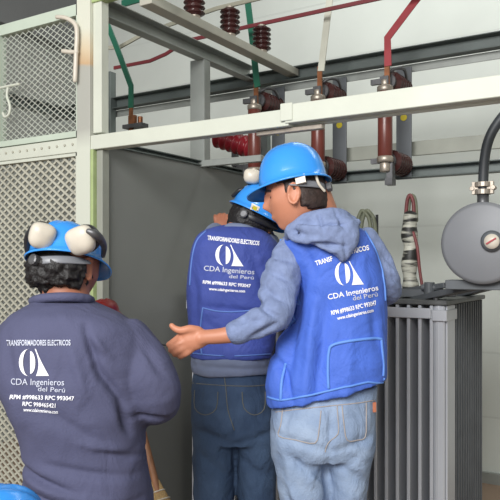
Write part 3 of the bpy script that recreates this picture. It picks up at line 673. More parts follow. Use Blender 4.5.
armL = [(292, 250, 2.03, 17), (284, 270, 2.0, 19.5), (278, 292, 1.97, 20), (276, 312, 1.93, 18), (262, 322, 1.90, 15.5), (247, 328, 1.90, 13.5), (234, 333, 1.90, 12.5)]
armR = [(364, 238, 2.05, 14), (377, 262, 2.05, 15.5), (386, 284, 2.06, 15.5), (386, 292, 2.16, 14), (376, 296, 2.30, 12)]
RA = R3(85, 10, 4); hc = A.p(296.5, 195, 2.0)
# body
bm = bmesh.new()
skin_rings(bm, A.rings(vest, f, -.028, .9)); legs(A, bm, f, lL, lR, hips, -.032)
skin_rings(bm, A.rings([(x, 290, 370, .08) for x in (370, 390, 410)], f, -.01))
A.limb(bm, armL[:-2], -.024); A.limb(bm, armR, -.022)
A.limb(bm, [(268, 319, 1.91, 9), (255, 325, 1.90, 8.5), (236, 333, 1.90, 9), (220, 336, 1.90, 8), (207, 337, 1.90, 7.6), (200, 338, 1.90, 8.5)])
tube(bm, [A.p(322, 240, 2.04), A.p(322, 222, 2.04), A.p(317, 206, 2.02), A.p(310, 190, 2.0)], [.07, .056, .053, .055], 20)
head_mesh(bm, hc, RA, 1.0, .93, ear=.014)
hf = 1.90
palm = []
A_pal = [(206, 337, 8.0), (199, 338.5, 10.5), (192, 339.5, 12), (186, 340.5, 11.5), (183, 341, 9)]
tube(bm, [A.p(a, b, hf) for a, b, c in A_pal], [c / FPX * hf for a, b, c in A_pal], 16, 3, flat=.55, flatdir=(0, 1, 0))
for ch in ([(199, 331, 0, 5), (190, 329, -.01, 4.4), (181, 330.5, -.015, 3.9), (175, 328.5, -.015, 3.4), (171, 325, -.015, 2.8)],
           [(189, 333, 0, 4.2), (181, 336, .004, 3.8), (174, 341, .01, 3.3), (167.5, 345, .018, 2.7)],
           [(188, 340, 0, 4.2), (180, 343.5, -.008, 3.9), (173.5, 347.5, .0, 3.3), (170.5, 351, .014, 2.8)],
           [(188, 346, 0, 4.0), (181.5, 349, -.008, 3.7), (176.5, 352, .0, 3.2), (174.5, 355, .012, 2.7)],
           [(191, 350, 0, 3.7), (186, 353.5, -.004, 3.4), (182, 356, .004, 2.9), (180, 357.5, .014, 2.4)]):
    tube(bm, [A.p(a, b, hf + c) for a, b, c, d in ch], [d / FPX * hf for a, b, c, d in ch], 12, 4)
# forearm and hand of the far arm, resting on the transformer lid
A.limb(bm, [(386, 290, 2.14, 10), (377, 296, 2.32, 8.5), (372, 298, 2.42, 8)])
tube(bm, [A.p(372, 298, 2.42), A.p(370, 298, 2.48), A.p(369, 298, 2.53)], [.026, .036, .03], 12, 3, flat=.45, flatdir=(0, 0, 1))
for k in range(4): tube(bm, [A.p(364 + 4 * k, 298, 2.52), A.p(363 + 4.4 * k, 298, 2.57), A.p(363 + 4.5 * k, 300, 2.60 - .01 * abs(k - 1.5))], [.009, .008, .007], 8, 3)
tube(bm, [A.p(364, 299, 2.46), A.p(359, 300, 2.50), A.p(357, 300, 2.54)], [.01, .009, .008], 8, 3)
body = link('body', remesh(bm, .0042, 2), M['skin'], A.root)
# eyes, brows, hair
for k in (-1, 1):
    bm = bmesh.new(); ball(bm, hc + RA @ Vector((k * .026, .0625, .003)), .0115, .0115, .0105, None, 16); e1 = obj('eye', bm, M['eye'], A.root, True)
    bm = bmesh.new(); ball(bm, hc + RA @ Vector((k * .026, .0725, .0015)), .0052, .003, .0052, RA, 12); obj('iris', bm, M['hair'], e1, True)
    bm = bmesh.new(); tube(bm, [hc + RA @ Vector((k * x, y, z)) for x, y, z in ((.012, .087, .017), (.028, .083, .022), (.044, .071, .017))], .0032, 8, 4); obj('eyebrow', bm, M['hair_s'], A.root, True)
def hair_lump(fig, hc, R, sx, sc, off, keep, m, nz, ns, vox=.005, top=.02):
    bm = bmesh.new(); rings = []
    for i in range(1, 30):
        ph = PI * i / 30; z = -math.cos(ph); s = math.sin(ph)
        rings.append([Vector((s * math.cos(2 * PI * j / 40) * (.076 * sx * sc + off), s * math.sin(2 * PI * j / 40) * (.094 * sc + off), z * (.116 * sc + off))) for j in range(40)])
    skin_rings(bm, rings)
    for v in bm.verts:
        if not keep(v.co / sc): v.co *= .80
        if v.co.z > top: v.co *= .80
    me = remesh(bm, vox, 2)
    for v in me.vertices: v.co += v.co.normalized() * max(0, min(1, (top - v.co.z) / .02)) * (nz * noise.noise(v.co * ns) + nz * .6 * noise.noise(v.co * ns * 2.3))
    for v in me.vertices: v.co = Vector(hc) + R @ v.co
    return link('hair', me, m, fig.root)
hair_lump(A, hc, RA, 1.0, .93, .0045, lambda c: (c.y < -.014 and c.z > -.064 + .3 * max(0, c.y + .04)) or (c.z > -.008 and c.y < .042) or (c.z > .034 and c.y < .06), M['hair_s'], .0012, 90, .004, .06)
# hoodie (sleeves + torso) and hood
bm = bmesh.new(); skin_rings(bm, A.rings(vest[:-1], f, -.03, .9)); A.limb(bm, armL); A.limb(bm, armR)
skin_rings(bm, A.rings([(219, 306, 354, .055, .01), (225, 298, 358, .07, .0), (232, 288, 361, .08, -.0), (240, 288, 364, .08, .0)], 2.03, 0, .95))
me = remesh(bm, .006, 3)
creased(me, A, [(262, 268, 290, 280, 3, -.008, 2), (258, 285, 284, 300, 3, -.008, 2), (252, 300, 280, 318, 3, -.009, 1.9), (266, 255, 296, 262, 3, -.006, 2), (238, 322, 262, 318, 2.5, -.006, 1.9), (250, 338, 278, 322, 3, -.008, 1.9),
    (380, 252, 394, 268, 3, -.006, 2.05), (380, 272, 400, 284, 3, -.007, 2.05), (256, 276, 250, 316, 3, .004, 1.95), (268, 300, 240, 330, 3, .005, 1.9)], .004, 14)
hood_o = link('hoodie', me, M['hoodie'], A.root)
bm = bmesh.new()
skin_rings(bm, A.rings([(216, 324, 350, .030, .03), (220, 308, 356, .045, .01), (226, 296, 358.5, .048, -.0), (234, 302, 359.5, .040, -.008), (241, 314, 358.5, .032, -.012), (248, 326, 355.5, .026, -.014), (255, 335, 351, .020, -.014), (262, 341, 346, .010, -.012)], 1.93, 0, 1.0, 28))
tube(bm, [A.p(x, y, ff) for x, y, ff in ((287, 238, 1.985), (291, 230, 1.96), (305, 221, 1.94), (322, 217, 1.93), (338, 216, 1.945), (352, 222, 1.99))], [.010, .018, .021, .023, .024, .020], 14, 4)
tube(bm, [A.p(x, y, ff) for x, y, ff in ((290, 236, 1.95), (306, 240, 1.91), (328, 238, 1.90), (348, 231, 1.905), (357, 222, 1.95))], [.009, .013, .015, .015, .012], 12, 4)
tube(bm, [A.p(x, y, ff) for x, y, ff in ((306, 238, 1.92), (322, 246, 1.905), (338, 250, 1.90), (353, 241, 1.905))], [.005, .009, .010, .008], 12, 4)
me = remesh(bm, .005, 3); creased(me, A, [(300, 222, 345, 224, 2.5, -.012, 1.93), (318, 214, 322, 232, 2, -.008, 1.93), (310, 244, 345, 247, 2, -.008, 1.93), (342, 238, 345, 262, 1.6, -.006, 1.93), (336, 214, 344, 230, 2, -.008, 1.93)], .003, 20)
hd = link('hood', me, M['hoodie'], hood_o)
# vest
bm = bmesh.new(); skin_rings(bm, A.rings(vest, f, 0, .8, 56, 4))
me = remesh(bm, .006, 2)
creased(me, A, [(300, 270, 284, 380, 5, -.012, 2.05), (312, 300, 300, 395, 5, .010, 2.05), (324, 290, 312, 395, 5, -.008, 2.05), (366, 300, 372, 345, 5, -.006, 2.05), (290, 320, 268, 385, 4, .010, 2.05), (345, 330, 340, 395, 6, .005, 2.05), (300, 245, 312, 275, 4, -.005, 2.05), (372, 240, 380, 270, 4, -.005, 2.05), (355, 265, 362, 300, 4, .004, 2.05), (276, 350, 290, 395, 3, -.010, 2.05)], .004, 9)
vo = link('vest', me, M['vest'], A.root); tv = bvh(vo)
ribbon(A, tv, vo, [(281, 240), (287, 252), (294, 266), (298, 282), (299, 296), (296, 312), (290, 326)], 1.2, f, M['piping'], 'armhole_piping')
ribbon(A, tv, vo, [(364, 231), (372, 245), (379, 262), (383.5, 285), (384.5, 300)], 1.0, f, M['piping'], 'armhole_piping')
ribbon(A, tv, vo, [(268, 397), (282, 400), (305, 396), (330, 390.5), (355, 384.5), (383, 378)], 1.1, f, M['piping'], 'hem_piping')
ribbon(A, tv, vo, [(329, 396), (328, 372), (329, 352), (333, 345), (350, 341), (372, 338.5), (381, 339)], 1.5, f, M['piping'], 'pocket_trim')
ribbon(A, tv, vo, [(381, 339), (382, 352), (383, 366), (382, 388)], 1.3, f, M['piping'], 'pocket_trim')
ribbon(A, tv, vo, [(286, 364), (282, 380), (281, 400)], 1.6, f, M['piping'], 'side_strap')
print_text(A, tv, vo, 'TRANSF', 316.5, 265.5, 333, 260.5, 4.6, f, M['wprint'], .03)
print_text(A, tv, vo, 'TRICOS', 350.5, 254, 369, 250, 4.8, f, M['wprint'], .03)
logo(A, tv, vo, 334, 262, 28, 24, f, M['wprint'], .08, -.06)
print_text(A, tv, vo, 'CDA Ingenieros', 328.5, 299.5, 378, 290, 5.2, f, M['wprint'], .018)
print_text(A, tv, vo, 'del Perú', 353, 300.5, 377.5, 296, 4.4, f, M['lprint'], .012)
print_text(A, tv, vo, 'RPM #998633 RPC 993047', 332, 315, 376.5, 304.5, 4.2, f, M['wprint'], .03)
print_text(A, tv, vo, 'www.cdaingenieros.com', 337.5, 320, 373.5, 311.5, 3.4, f, M['wprint'], .03)
# jeans
bm = bmesh.new(); legs(A, bm, f, lL, lR, hips, 0); me = remesh(bm, .006, 3)
creased(me, A, [(326, 440, 272, 428, 4, -.006, f), (325, 442, 372, 428, 4, -.005, f), (324, 444, 324, 500, 3, -.006, f), (284, 446, 320, 470, 4, -.008, f), (282, 470, 300, 500, 4, .006, f), (334, 455, 362, 476, 4, -.006, f), (300, 452, 322, 485, 3, .006, f), (276, 450, 290, 500, 4, -.005, f), (326, 405, 325, 440, 2.5, -.006, f)], .004, 12)
jo = link('jeans', me, M['denim'], A.root); tj = bvh(jo)
ribbon(A, tj, jo, [(283, 408), (281, 425), (279, 436), (296, 440), (315, 443), (319, 430), (321, 411)], .55, f, M['stitch'], 'pocket_stitch', sub=3)
ribbon(A, tj, jo, [(342, 406), (344, 425), (347, 440), (357, 440), (365, 437), (366, 418), (366, 403)], .55, f, M['stitch'], 'pocket_stitch', sub=3)
ribbon(A, tj, jo, [(276, 412), (300, 409), (330, 406), (358, 403), (374, 400)], .5, f, M['stitch'], 'waist_stitch', sub=3)
ribbon(A, tj, jo, [(337, 406), (338, 420), (338, 434), (328, 443), (325, 452)], .5, f, M['stitch'], 'seam_stitch', sub=3)
bm = bmesh.new(); q = A.p(370, 402, f); h = project(tj, q.x, q.z, .004); box(bm, h.x - .010, h.x + .003, h.y - .004, h.y + .02, h.z - .016, h.z + .012); obj('belt_tag', bm, M['leather'], jo, bevel=.003)
boots(A, f + .01, (306, 347.5))
RH = R3(76, 12, 9)
hh = hard_hat(A.root, A.p(293.5, 184.5, 2.0), RH, .084, .099, .113, .032, M['helmet'], droop=.004)
bm = bmesh.new(); c0 = A.p(293.5, 184.5, 2.0)
for x, y, z, w, h_ in ((-.079, -.035, -.008, .014, .02),): box(bm, x - .006, x + .004, y - w, y + w, z - h_, z + .004)
for v in bm.verts: v.co = c0 + RH @ v.co
obj('strap_clip', bm, M['white'], hh, bevel=.002)
bm = bmesh.new(); tube(bm, [c0 + RH @ Vector(p) for p in ((-.05, -.075, -.004), (-.045, -.078, -.03), (-.03, -.088, -.05))], .004, 8, 4); obj('nape_strap', bm, M['white'], hh, True)

# pen
pe0 = W(L(170, 346, 1.912)); pe1 = W(L(151, 343, 1.93))
bm = bmesh.new(); tube(bm, [Vector((0, 0, 0)), pe1 - pe0], .0022, 8, 1); o = obj('pen', bm, M['black'], None, True); o.location = pe0; tag(o, 'thin black pen between the fingers of the pointing hand', 'pen')

# ---------------------------------------------------------------- person B: behind, blue vest coloured darker for shade, reaching up
f = 2.36; B = Fig('person', 'person bending away in shade-toned blue vest and dark jeans, behind the pointing worker', (232 - 250) / FPX * f, f)
FL = py_floor(f)
vest = [(226, 222, 250, .05, .03), (230, 206, 262, .08, .02), (236, 197, 271, .10, .01), (248, 192, 280, .115), (270, 188, 284, .12), (300, 187, 283, .12), (330, 189, 277, .115), (347, 190, 274, .12), (356, 191, 272, .12)]
shirt_r = [(335, 194, 268, .10), (350, 192, 270, .115), (364, 191.5, 271, .12), (372, 192, 271, .118)]
hips = [(360, 196, 268, .10), (375, 193, 271, .112), (400, 191, 275, .12), (425, 191.5, 277, .12), (440, 193, 276, .11)]
lL = [(415, 192, 236, .10), (440, 193, 236, .10), (470, 193, 235, .095), (500, 194, 234, .09), (560, 198, 232, .07, .02), (FL - 30, 200, 226, .055)]
lR = [(415, 232, 276, .10), (440, 234, 277, .10), (470, 236, 277, .095), (500, 238, 276, .09), (560, 240, 272, .07, .02), (FL - 30, 244, 270, .055)]
armLb = [(209, 245, 2.38, 10), (211, 238, 2.46, 9.5), (216, 232, 2.58, 9)]
armRb = [(266, 248, 2.36, 12), (268, 244, 2.48, 11), (264, 236, 2.60, 9)]
bm = bmesh.new(); skin_rings(bm, B.rings(vest, f, -.028, .9)); skin_rings(bm, B.rings([(x, 205, 262, .08) for x in (330, 360, 385)], f)); legs(B, bm, f, lL, lR, hips, -.03)
B.limb(bm, armLb, -.012); B.limb(bm, armRb, -.012)
B.limb(bm, [(210, 235, 2.5, 7.5), (218, 238, 2.62, 7), (221, 236, 2.72, 6)]); B.limb(bm, [(264, 240, 2.5, 7.5), (260, 226, 2.62, 6.6), (252, 214, 2.72, 6)])
for (hx, hy) in ((222, 229), (251, 219)):
    tube(bm, [B.p(hx, hy + 6, 2.72), B.p(hx, hy, 2.73), B.p(hx, hy - 6, 2.74)], [.024, .036, .034], 12, 3, flat=.5, flatdir=(0, 1, 0))
    for k in range(4): tube(bm, [B.p(hx - 6 + 4 * k, hy - 6, 2.74), B.p(hx - 7 + 4.6 * k, hy - 12, 2.745), B.p(hx - 7 + 4.6 * k, hy - 16 + abs(k - 1.6) * 1.6, 2.765)], [.009, .008, .007], 8, 3)
    tube(bm, [B.p(hx + 6, hy, 2.72), B.p(hx + 11, hy - 4, 2.725), B.p(hx + 12, hy - 9, 2.74)], [.01, .009, .008], 8, 3)
RB = R3(-22, 26, 20); hb = B.p(254.5, 218, 2.44)
tube(bm, [B.p(238, 244, 2.38), B.p(241, 232, 2.40), B.p(250, 218, 2.43)], [.062, .055, .055], 20)
head_mesh(bm, hb, RB, 1.0, .93)
body = link('body', remesh(bm, .0055, 2), M['skin_d'], B.root)
bm = bmesh.new(); tmp = []
hair_lump(B, hb, RB, 1.0, .93, .014, lambda c: (c.y < .03 and c.z > -.10), M['hair'], .004, 60, top=.03)
# shirt, vest, jeans
bm = bmesh.new(); skin_rings(bm, B.rings(vest[:-2] , f, -.012, .9)); skin_rings(bm, B.rings(shirt_r, f, 0, .85)); B.limb(bm, armLb, .002); B.limb(bm, armRb, .002)
tube(bm, [B.p(x, y, ff) for x, y, ff in ((222, 234, 2.32), (227, 229, 2.34), (236, 228, 2.34), (250, 231, 2.34), (258, 235, 2.38))], [.010, .016, .018, .018, .012], 12, 4)
me = remesh(bm, .006, 3); creased(me, B, [(195, 362, 265, 365, 2, -.004, f)], .004, 14); link('shirt', me, M['shirt'], B.root)
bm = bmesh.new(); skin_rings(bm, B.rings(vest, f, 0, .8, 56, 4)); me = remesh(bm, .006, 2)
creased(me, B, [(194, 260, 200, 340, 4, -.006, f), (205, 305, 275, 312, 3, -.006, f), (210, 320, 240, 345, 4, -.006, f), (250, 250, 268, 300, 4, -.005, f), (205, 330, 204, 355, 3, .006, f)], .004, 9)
vo = link('vest', me, M['vest_shaded'], B.root); tv = bvh(vo)
ribbon(B, tv, vo, [(206, 231.5), (199, 238), (194.5, 248), (191.5, 265), (190, 285)], .9, f, M['piping2'], 'armhole_piping')
ribbon(B, tv, vo, [(203, 308), (216, 311), (232, 312), (252, 310), (268, 306)], .8, f, M['piping2'], 'pocket_trim')
ribbon(B, tv, vo, [(203, 308), (201, 325), (201, 345), (202, 354)], .9, f, M['piping2'], 'pocket_trim')
ribbon(B, tv, vo, [(192, 353), (210, 355), (235, 356), (270, 354)], .7, f, M['piping2'], 'hem_piping')
print_text(B, tv, vo, 'TRANSFORMADORES ELECTRICOS', 207.5, 240, 259, 245.5, 4.0, f, M['wprint'], .03)
logo(B, tv, vo, 215.5, 244.5, 28, 21, f, M['wprint'], .0, .03)
print_text(B, tv, vo, 'CDA Ingenieros', 204, 270.5, 254, 274.5, 5.0, f, M['lprint'], .01)
print_text(B, tv, vo, 'del Perú', 229, 278, 253.5, 279.5, 3.4, f, M['lprint'], .01)
print_text(B, tv, vo, 'RPM #998633 RPC 993047', 203, 283.5, 250.5, 287.5, 3.2, f, M['wprint'], .03)
print_text(B, tv, vo, 'www.cdaingenieros.com', 209, 290, 245, 292.5, 2.7, f, M['wprint'], .03)
bm = bmesh.new(); legs(B, bm, f, lL, lR, hips, 0); me = remesh(bm, .006, 3)
creased(me, B, [(236, 436, 196, 424, 4, -.006, f), (236, 438, 275, 424, 4, -.005, f), (236, 440, 236, 480, 2, -.003, f), (200, 445, 230, 470, 4, -.006, f), (240, 450, 270, 475, 4, -.006, f), (236, 400, 236, 436, 2, -.005, f)], .004, 12)
jo = link('jeans', me, M['denim_d'], B.root); tj = bvh(jo)
ribbon(B, tj, jo, [(193, 383), (215, 385), (236, 386), (255, 386), (272, 384)], .45, f, M['stitch_d'], 'waist_stitch', sub=3)
ribbon(B, tj, jo, [(195, 390), (195, 408), (205, 415), (216, 409), (218, 392)], .45, f, M['stitch_d'], 'pocket_stitch', sub=3)
ribbon(B, tj, jo, [(242, 392), (244, 408), (254, 415), (264, 409), (265, 392)], .45, f, M['stitch_d'], 'pocket_stitch', sub=3)
ribbon(B, tj, jo, [(224, 374), (226, 390), (228, 410), (234, 430)], .45, f, M['stitch_d'], 'seam_stitch', sub=3)
boots(B, f + .01, (213, 257))
RHB = R3(-20, 10, 24); cB = B.p(259, 213.5, 2.44)
hh = hard_hat(B.root, cB, RHB, .098, .112, .098, .035, M['helmet'], 1.0, M['black'])
bm = bmesh.new(); tb = bvh(hh); pts = [(252, 203), (260, 207), (257.5, 213), (250, 209)]
def patch(fig, tree, parent, pts, f, m, name, off=.0015):
    bm = bmesh.new(); rows = []
    for i in range(6):
        row = []
        for j in range(6):
            u, w = i / 5, j / 5; x = (pts[0][0] * (1 - u) + pts[1][0] * u) * (1 - w) + (pts[3][0] * (1 - u) + pts[2][0] * u) * w; y = (pts[0][1] * (1 - u) + pts[1][1] * u) * (1 - w) + (pts[3][1] * (1 - u) + pts[2][1] * u) * w
            q = fig.p(x, y, f); h = pproj(fig, tree, x, y, f, off); row.append(bm.verts.new(h if h else q))
        rows.append(row)
    for i in range(5):
        for j in range(5): bm.faces.new((rows[i][j], rows[i + 1][j], rows[i + 1][j + 1], rows[i][j + 1]))
    return obj(name, bm, m, parent, True)
patch(B, tb, hh, pts, 2.34, M['white'], 'helmet_sticker'); patch(B, tb, hh, [(253.5, 205.5), (257.5, 207.5), (256, 211), (252.3, 209)], 2.34, M['yellow'], 'sticker_mark', .0028)
em = ear_muff(hh, B.p(252, 176.5, 2.38), R3(0, 0, 8), 8.5 / FPX * 2.36, 7.5 / FPX * 2.36)
bm = bmesh.new(); tube(bm, [B.p(x, y, ff) for x, y, ff in ((249, 182, 2.40), (249, 188, 2.41), (240, 190, 2.40), (233, 196, 2.42))], .007, 8, 4); obj('muff_arm', bm, M['black'], hh, True)

# ---------------------------------------------------------------- person C: navy shirt, foreground left
f = 1.75; D = Fig('person', 'person in navy printed work shirt, nearest at left, ear muffs on the blue helmet', (82 - 250) / FPX * f, f)
FL = py_floor(f)
sh = [(296, 40, 88, .055, .03), (302, 33, 93, .07, .02), (308, 21, 106, .09, .01), (316, 10, 124, .11), (330, 2, 140, .125), (350, -2, 148, .13), (380, -1, 148, .135), (410, 11, 147, .135), (435, 22, 145, .13), (455, 25, 145, .125), (480, 24, 149, .13), (510, 20, 154, .135), (535, 20, 155, .135)]
hips = [(500, 26, 149, .11), (530, 24, 151, .12), (560, 24, 151, .125), (590, 28, 148, .12)]
lL = [(560, 25, 90, .11), (600, 28, 88, .10), (680, 34, 84, .08, .03), (760, 40, 80, .06), (FL - 40, 42, 79, .06)]
lR = [(560, 84, 150, .11), (600, 87, 147, .10), (680, 92, 142, .08, .03), (760, 96, 137, .06), (FL - 40, 97, 135, .06)]
aR = [(126, 336, 1.75, 23), (139, 358, 1.74, 26), (152, 382, 1.72, 27.5), (156, 402, 1.74, 24), (146, 400, 1.86, 21), (128, 388, 1.98, 17)]
aL = [(22, 336, 1.76, 24), (16, 360, 1.80, 24), (22, 385, 1.86, 21), (50, 372, 1.98, 17), (78, 346, 2.08, 14)]
bm = bmesh.new(); skin_rings(bm, D.rings(sh, f, -.034, .9)); legs(D, bm, f, lL, lR, hips, -.03); D.limb(bm, aR, -.03); D.limb(bm, aL, -.026)
tube(bm, [D.p(66, 308, 1.79), D.p(66, 292, 1.80), D.p(66, 276, 1.82)], [.068, .060, .062], 20)
D.limb(bm, [(78, 346, 2.08, 9), (88, 336, 2.13, 8.5), (93, 330, 2.15, 9)])
tube(bm, [D.p(93, 330, 2.15), D.p(96, 324, 2.155), D.p(98, 320, 2.16)], [.028, .036, .03], 12, 3, flat=.5, flatdir=(0, 1, 0))
for k in range(4): tube(bm, [D.p(93 + 3.4 * k, 321, 2.14), D.p(92 + 4.2 * k, 316, 2.125), D.p(92 + 4.4 * k, 312.8, 2.125)], [.009, .008, .007], 8, 3)
tube(bm, [D.p(92, 324, 2.16), D.p(90, 318, 2.175), D.p(92, 314.5, 2.19)], [.01, .009, .008], 8, 3)
D.limb(bm, [(128, 388, 1.98, 10), (112, 376, 2.06, 9), (104, 370, 2.10, 9)])
tube(bm, [D.p(104, 370, 2.10), D.p(98, 366, 2.12), D.p(94, 364, 2.13)], [.028, .036, .03], 12, 3, flat=.5, flatdir=(0, 0, 1))
for k in range(4): tube(bm, [D.p(95 - 1.5 * k, 364, 2.11 + .014 * k), D.p(88 - 1.5 * k, 362, 2.12 + .016 * k), D.p(86 - 1.5 * k, 366, 2.125 + .017 * k)], [.009, .008, .007], 8, 3)
tube(bm, [D.p(101, 366, 2.09), D.p(96, 360, 2.09), D.p(92, 358, 2.10)], [.01, .009, .008], 8, 3)
RD = R3(-30, 12, 0); hD = D.p(68, 266, 1.82)
head_mesh(bm, hD, RD, 1.0, .95)
body = link('body', remesh(bm, .0055, 2), M['skin_d'], D.root)
hair_lump(D, hD + Vector((-.004, -.004, 0)), RD, 1.0, .95, .018, lambda c: (c.y < -.008 and c.z > -.077) or (c.z > .0 and c.y < .02), M['hair'], .010, 60, top=.0)
bm = bmesh.new(); skin_rings(bm, D.rings(sh, f, 0, .85, 56, 4)); D.limb(bm, aR, 0, 22); D.limb(bm, aL, 0, 22); me = remesh(bm, .006, 3)
creased(me, D, [(96, 322, 112, 372, 3.5, -.012, f), (108, 360, 134, 398, 4, -.014, f), (128, 395, 136, 424, 4, -.016, f), (84, 340, 98, 385, 5, .006, f), (26, 459, 92, 480, 4, -.016, f), (30, 478, 100, 498, 4, -.013, f), (60, 452, 140, 466, 4, -.007, f), (110, 440, 143, 450, 3, -.006, f), (90, 430, 130, 440, 4, .006, f),
    (150, 345, 168, 372, 4, -.006, f), (138, 410, 168, 414, 3, -.010, f), (60, 400, 110, 430, 6, -.006, f), (100, 330, 120, 352, 3, .006, f), (40, 468, 120, 488, 4, .010, f), (20, 330, 30, 390, 5, -.005, f), (90, 500, 145, 490, 4, -.01, f)], .005, 8)
so = link('work_shirt', me, M['navy'], D.root); ts = bvh(so)
bm = bmesh.new(); tube(bm, [D.p(x, y, ff) for x, y, ff in ((33, 301, 1.76), (42, 298.5, 1.715), (60, 297, 1.70), (78, 297.5, 1.715), (90, 300, 1.76), (86, 302, 1.86), (62, 303, 1.89), (38, 302, 1.85))], .012, 10, 4, closed=True); obj('shirt_collar', bm, M['navy'], so, True)
print_text(D, ts, so, 'TRANSFORMADORES ELECTRICOS', 7, 345.5, 70.5, 345.5, 5.4, f, M['lprint'], .02)
logo(D, ts, so, 19.5, 349, 29.5, 27, f, M['wprint'], .0, .0)
print_text(D, ts, so, 'CDA Ingenieros', 11, 384.5, 64, 385.5, 6.2, f, M['lprint'], .004)
print_text(D, ts, so, 'del Perú', 38, 391, 65, 392.5, 4.6, f, M['lprint'], .004)
print_text(D, ts, so, 'RPM #998633 RPC 993047', 11, 398.5, 74, 400.5, 4.0, f, M['wprint'], .02)
print_text(D, ts, so, 'RPC 998465421', 23, 405.5, 55.5, 407.5, 4.0, f, M['wprint'], .02)
print_text(D, ts, so, 'www.cdaingenieros.com', 24, 411, 58, 413.5, 3.4, f, M['wprint'], .02)
bm = bmesh.new(); legs(D, bm, f, lL, lR, hips, 0); link('work_trousers', remesh(bm, .008, 3), M['denim_d'], D.root)
boots(D, f + .01, (60, 116))
RHD = R3(-30, 15, -7); cD = D.p(66, 259, 1.815)
hh = hard_hat(D.root, cD, RHD, .089, .098, .088, .034, M['helmet'], 1.10)
fe = 1.735
ear_muff(hh, D.p(42, 236, fe - .01), R3(28, -16, 14), 12.6 / FPX * fe, 13.2 / FPX * fe)
m2 = ear_muff(hh, D.p(81, 240.5, fe - .02), R3(-30, -16, -14), 16.5 / FPX * fe, 14.2 / FPX * fe)
bm = bmesh.new(); tube(bm, [D.p(x, y, ff) for x, y, ff in ((88, 231, 1.685), (95, 234, 1.69), (101, 240, 1.72), (104, 247, 1.76), (103, 256, 1.79))], [.007, .011, .010, .008, .006], 10, 4); obj('muff_arm', bm, M['clamp'], hh, True)
bm = bmesh.new(); tube(bm, [D.p(x, y, ff) for x, y, ff in ((32, 229, 1.75), (28, 238, 1.77), (28, 250, 1.79), (31, 258, 1.80))], [.008, .010, .009, .007], 10, 4); obj('muff_arm', bm, M['black'], hh, True)

# red helmet held in the hidden hand
c = W(L(104, 313, 2.16)); rt = thing('red_hard_hat', 'red hard hat held in front of the navy-shirted worker, just showing over his shoulder', 'hard hat', c, YAW)
g = hard_hat(rt, Vector((0, 0, 0)), R3(150, 0, 0), .040, .055, .034, .02, M['redhelmet'])
bpy.data.objects.remove(g.children[0]); 
for ch in list(g.children): bpy.data.objects.remove(ch)
g.name = 'helmet_shell'; g.scale = (1, 1, 1)

# ---------------------------------------------------------------- person D: crouching at the bottom left corner
f = 1.27; E = Fig('person', 'crouching person of whom only a blue helmet shows in the bottom left corner', (-5 - 250) / FPX * f, f)
bm = bmesh.new(); q = lambda x, y, z: Vector((x, y, z))
hE = q(-.005, .0, .892)
head_mesh(bm, hE, R3(-60, 10, 0), 1.0, .93)
tube(bm, [q(-.03, -.03, .72), q(-.01, -.02, .85)], [.06, .055], 16)
rings = [ringpts(q(cx_, cy_, z), Vector((1, 0, 0)), Vector((0, 1, 0)), a, b_, 28) for z, cx_, cy_, a, b_ in ((.24, -.16, -.16, .12, .13), (.32, -.15, -.16, .16, .14), (.45, -.11, -.12, .16, .12), (.6, -.06, -.07, .19, .11), (.69, -.04, -.05, .18, .09), (.74, -.03, -.04, .09, .07))]
body_r = rings; skin_rings(bm, rings)
lim = []
for s in (-1, 1):
    lim.append([(q(-.15 + s * .09, -.14, .28), .09), (q(.05 + s * .14, .10, .46), .07), (q(.06 + s * .14, .12, .46), .065), (q(-.02 + s * .13, -.02, .12), .045)])
    lim.append([(q(-.04 + s * .19, -.05, .68), .055), (q(.02 + s * .20, .08, .48), .045), (q(.12 + s * .08, .20, .52), .035)])
for l_ in lim: tube(bm, [a for a, b_ in l_], [b_ for a, b_ in l_], 14, 3)
for s in (-1, 1):
    w = q(.12 + s * .08, .20, .52); tube(bm, [w, w + q(.03, .04, .0), w + q(.05, .06, -.005)], [.026, .036, .03], 12, 3, flat=.5, flatdir=(0, 0, 1))
    for k in range(4): 
        z0 = w + q(.05 + .012 * k * 1, .075 - .012 * k, -.005); tube(bm, [z0, z0 + q(.03, .03, -.004), z0 + q(.04, .04, -.025)], [.009, .008, .007], 8, 3)
    tube(bm, [w + q(.0, .03, 0), w + q(-.01, .065, 0), w + q(.0, .09, -.01)], [.01, .009, .008], 8, 3)
link('body', remesh(bm, .006, 3), M['skin_d'], E.root)
bm = bmesh.new(); skin_rings(bm, [[v + (v - Vector((sum(p.x for p in r_) / 28, sum(p.y for p in r_) / 28, r_[0].z))).normalized() * .012 for v in r_] for r_ in body_r])
for l_ in lim[1::2]: tube(bm, [a for a, b_ in l_][:3], [b_ + .01 for a, b_ in l_][:3], 14, 3)
link('work_shirt', remesh(bm, .008, 3), M['navy'], E.root)
bm = bmesh.new()
for l_ in lim[0::2]: tube(bm, [a for a, b_ in l_], [b_ + .012 for a, b_ in l_], 14, 3)
ball(bm, q(-.15, -.15, .30), .17, .15, .11); link('work_trousers', remesh(bm, .008, 3), M['denim_d'], E.root)
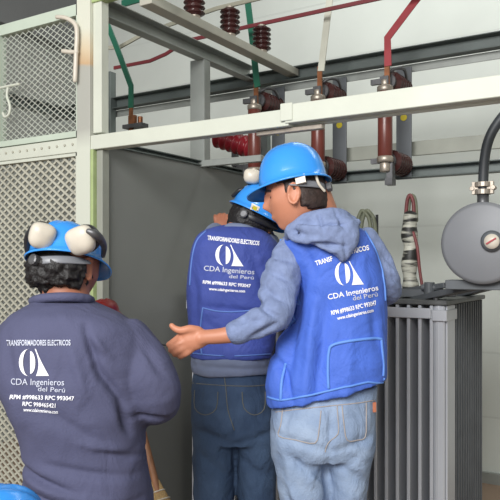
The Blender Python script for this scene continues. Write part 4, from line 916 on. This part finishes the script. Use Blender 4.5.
for s in (-1, 1):
    bm = bmesh.new(); x = -.02 + s * .13; y = .0
    skin_rings(bm, [[Vector((x + a * math.cos(t), y + cy_ + b_ * math.sin(t), z)) for t in [2 * PI * i / 20 for i in range(20)]] for z, a, b_, cy_ in ((.0, .045, .135, .04), (.03, .047, .135, .04), (.07, .044, .10, .01), (.14, .05, .06, -.02))]); obj('boot', bm, M['boot'], E.root, True)
hair_lump(E, hE, R3(-60, 10, 0), 1.0, .93, .01, lambda c: (c.y < .012 and c.z > -.05) or (c.z > .03 and c.y < .05), M['hair'], .006, 42)
hard_hat(E.root, hE + q(0, 0, .012), R3(-55, 10, 0), .084, .10, .10, .035, M['helmet'])

# ================================================================ CAMERA, LIGHT
cam = bpy.data.cameras.new('camera'); co = bpy.data.objects.new('camera', cam); C.objects.link(co)
cam.sensor_width = 36; cam.lens = FPX / 500 * 36; cam.shift_y = (HY - 250) / 500
co.location = (0, 0, HC); co.rotation_euler = (PI / 2, 0, YAW); bpy.context.scene.camera = co
cam.dof.use_dof = False; cam.clip_start = .02
w = bpy.data.worlds.new('sky'); bpy.context.scene.world = w; w.use_nodes = True
bg = w.node_tree.nodes['Background']; bg.inputs[0].default_value = (.93, .97, 1.0, 1); bg.inputs[1].default_value = .5
def area(name, loc, target, sx, sy, power, col=(1, 1, 1)):
    d = bpy.data.lights.new(name, 'AREA'); d.shape = 'RECTANGLE'; d.size = sx; d.size_y = sy; d.energy = power; d.color = col
    o = bpy.data.objects.new(name, d); C.objects.link(o); o.location = loc
    o.rotation_euler = (Vector(target) - Vector(loc)).to_track_quat('-Z', 'Y').to_euler(); return o
area('daylight_doorway', (-.2, -2.7, 3.3), (-1.0, 2.4, 1.4), 3.0, 1.8, 330, (1, .99, .97))
area('back_wall_fill', (-.6, 3.9, 4.3), (-.6, 4.1, 0), 3.0, .3, 26, (.97, 1, .97))  # added fill lamp to brighten the back wall, no fitting behind it
vs = bpy.context.scene.view_settings; vs.view_transform = 'Standard'; vs.look = 'None'; vs.gamma = 1; vs.use_curve_mapping = False; vs.exposure = 0.0
